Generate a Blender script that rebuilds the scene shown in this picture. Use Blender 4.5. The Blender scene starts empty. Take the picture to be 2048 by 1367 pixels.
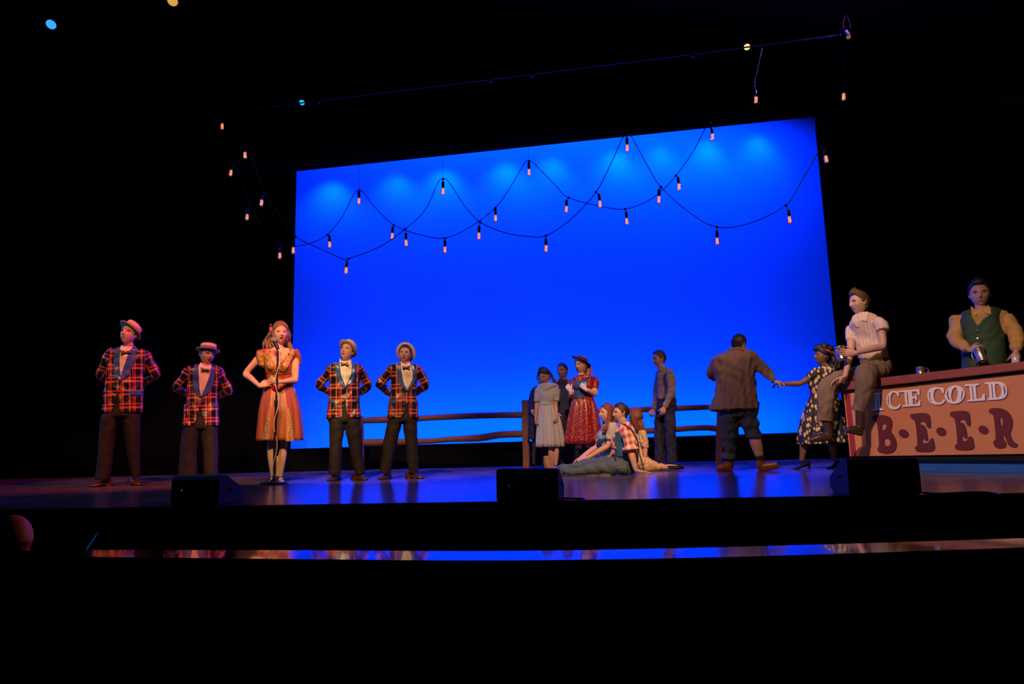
import bpy, bmesh, math, random
import numpy as np
from math import sin, cos, pi, radians, atan2, sqrt
from mathutils import Vector, Matrix, Euler
from mathutils.bvhtree import BVHTree
from mathutils.geometry import delaunay_2d_cdt
random.seed(7); np.random.seed(7)
SC = bpy.context.scene
COL = SC.collection
# ------------------------------------------------------------------ camera
F, CX, CY, CAMZ = 1365.0, 1024.0, 683.5, 0.43
HOR, ROLL = 880.0, 0.018            # horizon height at the image centre, its slope
_p = math.atan((HOR - CY) / F); _n = sqrt(1 + ROLL * ROLL)
UP = Vector((-ROLL / _n * cos(_p), 1 / _n * cos(_p), -sin(_p)))
_x = Vector((7821.0, 0, F)); _x.y = -(_x.x * UP.x + _x.z * UP.z) / UP.y; _x.normalize()
_y = UP.cross(_x)
RW = Matrix((_x, _y, UP))
cam = bpy.data.cameras.new('camera'); cam.lens = F / 2048 * 36; cam.sensor_width = 36
cam.clip_start = 0.05; cam.clip_end = 200
co = bpy.data.objects.new('camera', cam); COL.objects.link(co)
co.matrix_world = Matrix.Translation((0, 0, CAMZ)) @ RW.to_4x4()
SC.camera = co
CAM = Vector((0, 0, CAMZ))
def ray(x, y): return RW @ Vector(((x - CX) / F, -(y - CY) / F, -1.0))
def floor_at(x, y, z=0.0):
    d = ray(x, y); return CAM + d * ((z - CAMZ) / d.z)
def depth_at(x, y, dep): return CAM + ray(x, y) * dep           # dep: distance along the optical axis
def plane_at(x, y, p0, n):
    d = ray(x, y); return CAM + d * ((p0 - CAM).dot(n) / d.dot(n))
FWD = (RW @ Vector((0, 0, -1)))
def dep_of(p): return (p - CAM).dot(FWD)
# ------------------------------------------------------------------ world, exposure
w = bpy.data.worlds.new('world'); SC.world = w; w.use_nodes = True
w.node_tree.nodes['Background'].inputs[0].default_value = (0.5, 0.4, 0.6, 1)
w.node_tree.nodes['Background'].inputs[1].default_value = 0.0012
SC.view_settings.view_transform = 'Standard'; SC.view_settings.look = 'None'
SC.view_settings.exposure = 0; SC.view_settings.gamma = 1; SC.view_settings.use_curve_mapping = False
def aim(name, typ, loc, target, energy, color, size=.2, spot=40, blend=.4, shape=None, sy=None):
    l = bpy.data.lights.new(name, typ); l.energy = energy; l.color = color
    if typ == 'SPOT': l.spot_size = radians(spot); l.spot_blend = blend; l.shadow_soft_size = size
    if typ == 'AREA':
        l.size = size
        if sy: l.shape = 'RECTANGLE'; l.size_y = sy
    o = bpy.data.objects.new(name, l); COL.objects.link(o); o.location = loc
    o.rotation_euler = (Vector(target) - Vector(loc)).to_track_quat('-Z', 'Y').to_euler(); return o
# lanterns over the house and the stage sides (all outside the picture), plus one added lamp for the pit; targets are places on the stage
def on(x, y, z=1.0):
    p = floor_at(x, y); return Vector((p.x, p.y, z))
aim('house_spot_singer', 'SPOT', on(546, 966) + Vector((4.5, -8.5, 6.2)), on(546, 966, 1.0), 3200, (1, .64, .25), .10, 9.5, .35)
aim('house_spot_left', 'SPOT', on(330, 966) + Vector((3.0, -8.5, 7.0)), on(330, 966, 1.0), 3000, (1, .42, .18), .12, 18, .6)
aim('house_spot_men', 'SPOT', on(750, 958) + Vector((1.5, -9.0, 6.5)), on(750, 958, .9), 4800, (1, .50, .24), .12, 14, .5)
aim('side_pink_left', 'SPOT', on(260, 968) + Vector((4.2, -1.6, 4.6)), on(300, 968, 1.0), 1150, (1, .03, .10), .1, 34, .7)
aim('side_cyan_left', 'SPOT', on(300, 966) + Vector((-6.5, -2.5, 4.0)), on(620, 960, 1.0), 900, (.02, .28, 1), .15, 50, .6)
aim('side_violet', 'SPOT', on(900, 950) + Vector((5.5, .5, 5.0)), on(700, 958, 1.0), 700, (.38, .10, 1), .15, 50, .6)
aim('house_spot_centre', 'SPOT', on(1190, 945) + Vector((.9, -8.8, 6.2)), on(1190, 945, .6), 6000, (1, .50, .28), .12, 17, .8)
aim('house_spot_right', 'SPOT', on(1500, 940) + Vector((-4.0, -8.5, 6.0)), on(1520, 940, .9), 1500, (1, .45, .30), .12, 16, .8)
aim('house_spot_bar', 'SPOT', on(1850, 945) + Vector((-4.5, -8.0, 6.0)), on(1860, 945, .9), 3000, (1, .60, .52), .12, 20, .6)
aim('top_bar_amber', 'SPOT', on(1750, 930) + Vector((-1.5, -3.0, 5.5)), on(1720, 935, .9), 420, (1, .6, .15), .08, 20, .5)
aim('house_spot_fence', 'SPOT', on(1327, 935) + Vector((4.0, -7.5, 6.0)), on(1327, 935, .9), 1500, (1, .50, .28), .12, 10, .6)
aim('pit_fill', 'SPOT', Vector((-1.2, 5.6, 1.6)), depth_at(36, 1078, 3.9), 90, (1, .30, .14), .1, 20, .6)  # added lamp imitating stage spill on the pit musician's hair
aim('side_cyan_centre', 'SPOT', on(1100, 945) + Vector((-5.5, -2.0, 3.4)), on(1100, 940, 1.0), 420, (.02, .35, 1), .12, 14, .5)

# ------------------------------------------------------------------ materials
def lin(c):
    return tuple((v / 12.92 if v <= .04045 else ((v + .055) / 1.055) ** 2.4) for v in c)
MATS = {}
class NT:
    def __init__(s, name):
        s.m = bpy.data.materials.new(name); s.m.use_nodes = True
        s.t = s.m.node_tree; s.b = s.t.nodes['Principled BSDF']
    def n(s, typ, **kw):
        nd = s.t.nodes.new(typ)
        for k, v in kw.items():
            if k in nd.inputs.keys() if isinstance(k, str) else False: nd.inputs[k].default_value = v
            else: setattr(nd, k, v)
        return nd
    def l(s, a, b): s.t.links.new(a, b)
def mat(name, col, rough=.7, metal=0, spec=.5, var=.15, vscale=9, bump=.0, bscale=60, emit=None, sheen=0, coat=0):
    if name in MATS: return MATS[name]
    N = NT(name); b = N.b
    b.inputs['Base Color'].default_value = (*col, 1); b.inputs['Roughness'].default_value = rough
    b.inputs['Metallic'].default_value = metal; b.inputs['Specular IOR Level'].default_value = spec
    b.inputs['Sheen Weight'].default_value = sheen; b.inputs['Coat Weight'].default_value = coat
    tc = N.n('ShaderNodeTexCoord')
    if var:
        nz = N.n('ShaderNodeTexNoise'); nz.inputs['Scale'].default_value = vscale; nz.inputs['Detail'].default_value = 4
        N.l(tc.outputs['Object'], nz.inputs['Vector'])
        mx = N.n('ShaderNodeMix', data_type='RGBA')
        mx.inputs[6].default_value = (*[c * (1 - var) for c in col], 1); mx.inputs[7].default_value = (*[min(1, c * (1 + var)) for c in col], 1)
        N.l(nz.outputs['Fac'], mx.inputs[0]); N.l(mx.outputs[2], b.inputs['Base Color'])
    if bump:
        nb = N.n('ShaderNodeTexNoise'); nb.inputs['Scale'].default_value = bscale; nb.inputs['Detail'].default_value = 3
        N.l(tc.outputs['Object'], nb.inputs['Vector'])
        bp = N.n('ShaderNodeBump'); bp.inputs['Strength'].default_value = bump; bp.inputs['Distance'].default_value = .01
        N.l(nb.outputs['Fac'], bp.inputs['Height']); N.l(bp.outputs[0], b.inputs['Normal'])
    if emit:
        b.inputs['Emission Color'].default_value = (*emit[0], 1); b.inputs['Emission Strength'].default_value = emit[1]
    MATS[name] = N.m; return N.m
def plaid(name, base, bands_u, bands_v, period=.09, rough=.45, attr='pl', mixf=.5, bump=.15, add=False):
    """bands: list of (start, colour) for constant ramps along u and v of the cloth coordinates"""
    N = NT(name); b = N.b
    at = N.n('ShaderNodeAttribute', attribute_name=attr)
    sp = N.n('ShaderNodeSeparateXYZ'); N.l(at.outputs['Vector'], sp.inputs[0])
    outs = []
    for i, bands in ((0, bands_u), (1, bands_v)):
        m1 = N.n('ShaderNodeMath', operation='DIVIDE'); m1.inputs[1].default_value = period
        N.l(sp.outputs[i], m1.inputs[0])
        m2 = N.n('ShaderNodeMath', operation='FRACT'); N.l(m1.outputs[0], m2.inputs[0])
        r = N.n('ShaderNodeValToRGB'); r.color_ramp.interpolation = 'CONSTANT'
        e = r.color_ramp.elements
        while len(e) < len(bands): e.new(.5)
        for k, (p, c) in enumerate(bands): e[k].position = p; e[k].color = (*c, 1)
        N.l(m2.outputs[0], r.inputs[0]); outs.append(r)
    mx = N.n('ShaderNodeMix', data_type='RGBA', blend_type='ADD' if add else 'MIX'); mx.inputs[0].default_value = 1 if add else mixf
    N.l(outs[0].outputs[0], mx.inputs[6]); N.l(outs[1].outputs[0], mx.inputs[7])
    N.l(mx.outputs[2], b.inputs['Base Color']); b.inputs['Roughness'].default_value = rough
    tc = N.n('ShaderNodeTexCoord'); nb = N.n('ShaderNodeTexNoise'); nb.inputs['Scale'].default_value = 22
    N.l(tc.outputs['Object'], nb.inputs['Vector'])
    bp = N.n('ShaderNodeBump'); bp.inputs['Strength'].default_value = bump; bp.inputs['Distance'].default_value = .02
    N.l(nb.outputs['Fac'], bp.inputs['Height']); N.l(bp.outputs[0], b.inputs['Normal'])
    MATS[name] = N.m; return N.m
def dots(name, base, dot, scale=30, thr=.35, rough=.6, stretch=(1, 1, 1), thr2=None, wgt=None, metal_dot=False):
    N = NT(name); b = N.b
    tc = N.n('ShaderNodeTexCoord'); mp = N.n('ShaderNodeMapping'); mp.inputs['Scale'].default_value = stretch
    N.l(tc.outputs['Object'], mp.inputs[0])
    nz = N.n('ShaderNodeTexNoise'); nz.inputs['Scale'].default_value = scale * .7
    N.l(mp.outputs[0], nz.inputs['Vector'])
    add = N.n('ShaderNodeVectorMath', operation='MULTIPLY_ADD'); add.inputs[1].default_value = (.02,) * 3
    N.l(nz.outputs['Color'], add.inputs[0]); N.l(mp.outputs[0], add.inputs[2])
    vo = N.n('ShaderNodeTexVoronoi'); vo.inputs['Scale'].default_value = scale
    N.l(add.outputs[0], vo.inputs['Vector'])
    r = N.n('ShaderNodeValToRGB'); e = r.color_ramp.elements
    e[0].position = thr * .85; e[0].color = (*dot, 1); e[1].position = thr; e[1].color = (*base, 1)
    N.l(vo.outputs['Distance'], r.inputs[0]); N.l(r.outputs[0], b.inputs['Base Color']); b.inputs['Roughness'].default_value = rough
    MATS[name] = N.m; return N.m
# ------------------------------------------------------------------ mesh plumbing
def newobj(name, verts, faces, m=None, parent=None, smooth=True, midx=None, mats=None):
    me = bpy.data.meshes.new(name); me.from_pydata([tuple(v) for v in verts], [], [tuple(f) for f in faces]); me.update()
    if smooth: me.polygons.foreach_set('use_smooth', [True] * len(me.polygons))
    for q in (mats or ([m] if m else [])): me.materials.append(q)
    if midx is not None: me.polygons.foreach_set('material_index', midx)
    o = bpy.data.objects.new(name, me); COL.objects.link(o)
    if parent: o.parent = parent
    return o
def tag(o, label=None, cat=None, group=None, kind=None):
    if label: o['label'] = label
    if cat: o['category'] = cat
    if group: o['group'] = group
    if kind: o['kind'] = kind
    return o
def empty(name, loc, rz=0, **k):
    o = bpy.data.objects.new(name, None); o.empty_display_size = .1; COL.objects.link(o)
    o.location = loc; o.rotation_euler = (0, 0, rz); return tag(o, **k)
class MB:
    """collects closed pieces into one mesh"""
    def __init__(s): s.v = []; s.f = []; s.mi = []
    def add(s, v, f, mi=0):
        k = len(s.v); s.v += [Vector(q) for q in v]; s.f += [tuple(i + k for i in q) for q in f]
        s.mi += (mi if isinstance(mi, list) else [mi] * len(f)); return s
    def box(s, x0, x1, y0, y1, z0, z1, M=None, bev=0):
        bm = bmesh.new(); bmesh.ops.create_cube(bm, size=1)
        for v in bm.verts: v.co = Vector((x0 + (v.co.x + .5) * (x1 - x0), y0 + (v.co.y + .5) * (y1 - y0), z0 + (v.co.z + .5) * (z1 - z0)))
        if bev: bmesh.ops.bevel(bm, geom=bm.edges[:], offset=bev, segments=2, affect='EDGES', profile=.5)
        if M: bmesh.ops.transform(bm, matrix=M, verts=bm.verts)
        bm.verts.index_update(); s.add([v.co.copy() for v in bm.verts], [[v.index for v in f.verts] for f in bm.faces]); bm.free(); return s
    def rings(s, rs, mi=0, cap=True, closed=False):
        n = len(rs[0]); v = [p for r in rs for p in r]; f = []
        m = len(rs)
        for j in range(m - (0 if closed else 1)):
            for i in range(n):
                a, b = j * n + i, j * n + (i + 1) % n; j2 = ((j + 1) % m) * n
                f.append((a, b, j2 + (i + 1) % n, j2 + i))
        if cap and not closed:
            for j in (0, m - 1):
                c = sum((Vector(p) for p in rs[j]), Vector()) / n; v.append(c); ci = len(v) - 1
                for i in range(n):
                    a, b = j * n + i, j * n + (i + 1) % n
                    f.append((ci, b, a) if j == 0 else (ci, a, b))
        return s.add(v, f, mi)
    def tube(s, pts, rad, n=12, mi=0, seg=5, ref=None, flat=1.0, round_caps=True, spline=True):
        """pts: points; rad: radius at each; flat: thickness ratio along the second axis"""
        P = [Vector(p) for p in pts]; R = list(rad) if hasattr(rad, '__len__') else [rad] * len(P)
        if spline and len(P) > 2: P, R = crom(P, R, seg)
        elif len(P) == 2 and spline:
            P, R = [P[0].lerp(P[1], t / seg) for t in range(seg + 1)], [R[0] + (R[1] - R[0]) * t / seg for t in range(seg + 1)]
        T = [(P[min(i + 1, len(P) - 1)] - P[max(i - 1, 0)]).normalized() for i in range(len(P))]
        a = Vector(ref) if ref else (Vector((0, 1, 0)) if abs(T[0].y) < .9 else Vector((1, 0, 0)))
        rs = []
        def ring(c, t, r):
            nonlocal a
            a = (a - t * a.dot(t))
            if a.length < 1e-5: a = t.orthogonal()
            a.normalize(); b = t.cross(a)
            return [c + b * (cos(2 * pi * i / n) * r) + a * (sin(2 * pi * i / n) * r * flat) for i in range(n)]
        if round_caps:
            for q in (.35, .75): rs.append(ring(P[0] - T[0] * R[0] * (1 - q) * .8, T[0], R[0] * sqrt(1 - (1 - q) ** 2)))
        for c, t, r in zip(P, T, R): rs.append(ring(c, t, r))
        if round_caps:
            for q in (.75, .35): rs.append(ring(P[-1] + T[-1] * R[-1] * (1 - q) * .8, T[-1], R[-1] * sqrt(1 - (1 - q) ** 2)))
        return s.rings(rs, mi)
    def ell(s, c, r, mi=0, n=14, m=10, R=None):
        rs = []
        for j in range(1, m):
            ph = pi * j / m; rs.append([Vector((r[0] * sin(ph) * cos(2 * pi * i / n), r[1] * sin(ph) * sin(2 * pi * i / n), -r[2] * cos(ph))) for i in range(n)])
        if R: rs = [[R @ p for p in q] for q in rs]
        return s.rings([[Vector(c) + p for p in q] for q in rs], mi)
    def build(s, name, m, parent=None, smooth=True, mats=None):
        return newobj(name, s.v, s.f, m, parent, smooth, s.mi if mats else None, mats)
def crom(P, R, seg=5):
    A = [P[0] * 2 - P[1]] + P + [P[-1] * 2 - P[-2]]; RA = [R[0]] + R + [R[-1]]
    oP, oR = [], []
    for i in range(1, len(A) - 2):
        for k in range(seg):
            t = k / seg; t2, t3 = t * t, t * t * t
            h = (-t3 + 2 * t2 - t) / 2, (3 * t3 - 5 * t2 + 2) / 2, (-3 * t3 + 4 * t2 + t) / 2, (t3 - t2) / 2
            oP.append(A[i - 1] * h[0] + A[i] * h[1] + A[i + 1] * h[2] + A[i + 2] * h[3])
            oR.append(max(1e-4, RA[i - 1] * h[0] + RA[i] * h[1] + RA[i + 1] * h[2] + RA[i + 2] * h[3]))
    oP.append(P[-1]); oR.append(R[-1]); return oP, oR
def remesh(mb, vox, name, m, parent=None, smooth=4, folds=None):
    o = newobj(name, mb.v, mb.f, m, None)
    md = o.modifiers.new('r', 'REMESH'); md.mode = 'VOXEL'; md.voxel_size = vox; md.use_smooth_shade = True
    if smooth:
        sm = o.modifiers.new('s', 'SMOOTH'); sm.factor = .5; sm.iterations = smooth
    dg = bpy.context.evaluated_depsgraph_get()
    me = bpy.data.meshes.new_from_object(o.evaluated_get(dg)); old = o.data
    o.modifiers.clear(); o.data = me; bpy.data.meshes.remove(old); me.name = name
    if not me.materials and m: me.materials.append(m)
    if folds: fold(me, folds)
    me.polygons.foreach_set('use_smooth', [True] * len(me.polygons))
    if parent: o.parent = parent
    return o
def co_of(me):
    a = np.empty(len(me.vertices) * 3); me.vertices.foreach_get('co', a); return a.reshape(-1, 3)
def fold(me, amp, seed=0, f=1.0):
    c = co_of(me); nr = np.empty_like(c).ravel(); me.vertices.foreach_get('normal', nr); nr = nr.reshape(-1, 3)
    r = np.random.RandomState(seed + 3); d = np.zeros(len(c))
    for k in range(7):
        w = r.normal(size=3); w[2] *= .8; w *= (22 + 9 * k) * f / np.linalg.norm(w); w2 = r.normal(size=3) * 7
        d += np.sin(c @ w + 2.2 * np.sin(c @ w2 + k) + k) * (1 / (1 + .35 * k))
    d = np.sign(d) * np.abs(d) ** 1.2 / 3
    c += nr * (d * amp)[:, None]; me.vertices.foreach_set('co', c.ravel()); me.update()
def clothmap(o, bones):
    """cloth coordinates 'pl' (metres around, metres along) from the nearest bone; bone = (p0, p1, radius)"""
    me = o.data; c = co_of(me); best = np.full(len(c), 1e9); U = np.zeros((len(c), 3))
    for p0, p1, r in bones:
        a = np.array(p0); b = np.array(p1); ax = b - a; L = np.linalg.norm(ax); ax /= L
        t = np.clip((c - a) @ ax, 0, L); q = a + t[:, None] * ax; dd = np.linalg.norm(c - q, axis=1) - r
        e1 = np.cross(ax, [0, 1, 0.0]); e1 /= np.linalg.norm(e1); e2 = np.cross(ax, e1)
        d = c - q; ang = np.arctan2(d @ e1, d @ e2); tt = (c - a) @ ax
        k = dd < best; best[k] = dd[k]
        if r > .1: U[k] = np.stack([(d @ e1) * 1.25, tt, 0 * tt], 1)[k]
        else: U[k] = np.stack([ang * r, tt, 0 * tt], 1)[k]
    at = me.attributes.new('pl', 'FLOAT_VECTOR', 'POINT'); at.data.foreach_set('vector', U.ravel())
def join(name, objs):
    """merge meshes (already in the same local frame) into one object keeping materials"""
    mats = []; V = []; Fc = []; MI = []
    for o in objs:
        me = o.data; k = len(V); V += [v.co.copy() for v in me.vertices]
        mm = []
        for q in me.materials:
            if q not in mats: mats.append(q)
            mm.append(mats.index(q))
        for p in me.polygons: Fc.append([i + k for i in p.vertices]); MI.append(mm[p.material_index] if mm else 0)
    par = objs[0].parent
    for o in objs:
        me = o.data; bpy.data.objects.remove(o); bpy.data.meshes.remove(me)
    return newobj(name, V, Fc, None, par, True, MI, mats)
# ------------------------------------------------------------------ head, hands, hair
def G(x, z, x0, z0, sx, sz): return math.exp(-((x - x0) / sx) ** 2 - ((z - z0) / sz) ** 2)
def head_pt(ph, th, thick=0.0, face=1.0, jaw=.22, open_=0):
    """unit head about 0.235 m tall, face towards -Y; ph from top, th from the front"""
    x = .075 * sin(ph) * sin(th); y = -.096 * sin(ph) * cos(th); z = .117 * cos(ph)
    fr = max(0, cos(th)); t = max(0, -z / .117)
    x *= 1 - jaw * t ** 1.6; x *= 1 + .05 * max(0, z / .117) * (1 if y > 0 else 0)
    if y > 0: y *= (1.06 if z > 0 else 1.06 - .62 * t ** .8)
    else: y *= .93
    if y < 0 and z < 0: y -= .006 * t * fr
    if thick:
        k = 1 + thick / .085; return Vector((x * k, y * k, z * k))
    if fr > 0 and face:
        f = fr ** .3
        nz = 0
        if z < .022: nz = min(1, max(0, (.022 - z) / .05)) ** .8
        if z < -.028: nz *= max(0, 1 - (-.028 - z) / .011)
        y -= f * .023 * nz * math.exp(-(x / (.0085 + .006 * nz)) ** 2)
        y -= f * .006 * G(x, z, 0, .0, .009, .03)
        y += f * .011 * (G(x, z, .031, .006, .017, .012) + G(x, z, -.031, .006, .017, .012))
        y -= f * .005 * (G(x, z, .028, .027, .025, .008) + G(x, z, -.028, .027, .025, .008))
        y -= f * .004 * (G(x, z, .045, -.022, .02, .02) + G(x, z, -.045, -.022, .02, .02))
        y -= f * .007 * G(x, z, 0, -.053, .021, .006) + f * .007 * G(x, z, 0, -.066, .019, .006)
        if open_: y += f * .022 * G(x, z, 0, -.0605, .014, .0055)
        else: y += f * .004 * G(x, z, 0, -.0595, .024, .002)
        y -= f * .008 * G(x, z, 0, -.096, .02, .014)
    return Vector((x, y, z))
def head_mesh(open_=0, jaw=.22, brow=1.0):
    mb = MB(); n, m = 84, 66; rs = []
    ths = [2 * pi * i / n for i in range(n)]
    ths = [t - .38 * sin(t) if True else t for t in ths]         # denser at the front
    phs = [pi * j / m for j in range(1, m)]
    for ph in phs: rs.append([head_pt(ph, t, open_=open_, jaw=jaw) for t in ths])
    k0 = len(mb.f); mb.rings(rs)
    for fi, f in enumerate(mb.f):
        c = sum((mb.v[i] for i in f), Vector()) / len(f)
        if c.y < 0:
            rx = .023 if not open_ else .021
            if (c.x / rx) ** 2 + ((c.z + .0595) / (.0105 if not open_ else .014)) ** 2 < 1: mb.mi[fi] = 1
            if (c.x / .015) ** 2 + ((c.z + .0605) / (.0018 if not open_ else .007)) ** 2 < 1: mb.mi[fi] = 4
    for s in (-1, 1):
        ey = head_pt(math.acos(.006 / .117), s * .43, open_=0).y
        c = Vector((s * .031, ey + .0085, .004)); mb.ell(c, (.0135, .0125, .0088), 2, 14, 10)
        mb.ell(c + Vector((s * 0, -.0082, .0005)), (.0064, .0052, .0070), 3, 10, 8)
        # upper lid, brow, ear
        mb.tube([c + Vector((-.0135, -.003, .001)), c + Vector((-.007, -.0115, .0068)), c + Vector((.006, -.0115, .0068)), c + Vector((.0135, -.003, .001))], [.0016, .0042, .0042, .0016], 8, 0, 3)
        mb.tube([c + Vector((-.0135, -.004, -.001)), c + Vector((-.006, -.0135, .0035)), c + Vector((.006, -.0135, .0035)), c + Vector((.0135, -.004, -.001))], [.0008, .0014, .0014, .0008], 6, 4, 3)
        yb = ey - .010
        mb.tube([c + Vector((-s * .016, yb - c.y - .002, .017)), c + Vector((0, yb - c.y - .002, .021)), c + Vector((s * .018, yb - c.y + .010, .016))], [.0034 * brow, .0046 * brow, .002 * brow], 8, 4, 4)
        mb.ell((s * .076, .010, -.004), (.008, .019, .031), 0, 14, 10, Euler((radians(-12), 0, s * radians(-22))).to_matrix())
        mb.ell((s * .081, .006, .0), (.005, .010, .016), 0, 10, 8)
    return mb
def hair_cap(style, thick=.014, seed=0, part=0.25):
    """closed shell; where there is no hair the shell dips under the skin"""
    mb = MB(); n, m = 96, 56; rs = []; rr = random.Random(seed)
    ph0 = rr.random() * 6
    for j in range(1, m):
        ph = pi * j / m; row = []
        for i in range(n):
            th = 2 * pi * i / n; a = abs(atan2(sin(th), cos(th))); z = .117 * cos(ph)
            if style in ('short', 'quiff', 'buzz'):
                line = .072 if a < .75 else (.072 - (a - .75) * .085 if a < 1.35 else (-.006 - (a - 1.35) * .02 if a < 1.75 else (.012 - (a - 1.75) * .2 if a < 2.2 else -.075)))
            elif style == 'long':
                line = .080 - (a ** 2) * .035 if a < 1.25 else -.10
            elif style == 'up':
                line = .082 - a * .045 if a < 1.5 else (.0 if a < 1.9 else -.07)
            else: line = -.2
            k = min(1, max(0, (z - line) / .010)); k = k * k * (3 - 2 * k)
            tk = thick
            if style == 'quiff': tk += .022 * max(0, cos(th)) ** 1 * max(0, (z - .05) / .067)
            if style == 'up': tk += .012 * max(0, z / .117)
            if style == 'long': tk += .006 * (a > 1)
            st = .0016 * sin(th * 34 + 3 * sin(ph * 5 + ph0)) + .0014 * sin(th * 61 + ph * 9)
            if style != 'buzz': tk += st * 1.3
            row.append(head_pt(ph, th, thick=-.012 + (tk + .012) * k))
        rs.append(row)
    return mb.rings(rs)
def hand_mesh(mb, wrist, direc, palm_n, thumb, curl=35, spread=6, sc=1.0, mi=0, curls=None, tcurl=25, tang=45):
    """palm_n: direction the palm faces; thumb: direction of the thumb side"""
    d = Vector(direc).normalized(); n = Vector(palm_n); n = (n - d * n.dot(d)).normalized(); s = Vector(thumb); s = (s - d * s.dot(d) - n * s.dot(n)).normalized()
    W = Vector(wrist)
    def pt(a, b, c): return W + (d * a + s * b + n * c) * sc
    rs = []
    for a, hw, ht in ((-.02, .024, .018), (.0, .026, .019), (.02, .034, .018), (.045, .040, .016), (.07, .041, .014), (.086, .038, .011), (.092, .03, .007)):
        rs.append([pt(a, cos(2 * pi * i / 14) * hw, sin(2 * pi * i / 14) * ht) for i in range(14)])
    mb.rings(rs, mi)
    L = [(.026, .043, .026, .021), (.009, .048, .029, .022), (-.009, .045, .027, .021), (-.026, .035, .021, .019)]
    for k, (b, l1, l2, l3) in enumerate(L):
        cu = (curls[k] if curls else curl); p = Vector((.082 - abs(b - .003) * .18, b, 0)); ang = 0; sp = radians(spread) * (b / .018)
        pts = [pt(p.x - .015, p.y, 0), pt(*p)]
        for l, w in ((l1, .8), (l2, 1.15), (l3, .75)):
            ang += radians(cu) * w
            p = p + Vector((cos(ang) * cos(sp), sin(sp) * cos(ang), sin(ang))) * l; pts.append(pt(*p))
        mb.tube(pts, [.0085 * sc, .0092 * sc, .0085 * sc, .0078 * sc, .0062 * sc], 8, mi, 3)
    p = Vector((.018, .022, .004)); pts = [pt(*p)]; a0 = radians(tang); up = 0
    for l, w in ((.036, .3), (.032, .9), (.026, 1.0)):
        a0 -= radians(8); up += radians(tcurl) * w
        p = p + Vector((cos(a0) * cos(up), sin(a0) * cos(up), sin(up))) * l; pts.append(pt(*p))
    mb.tube(pts, [.014 * sc, .012 * sc, .0098 * sc, .0072 * sc], 9, mi, 3)
    return mb
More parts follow.
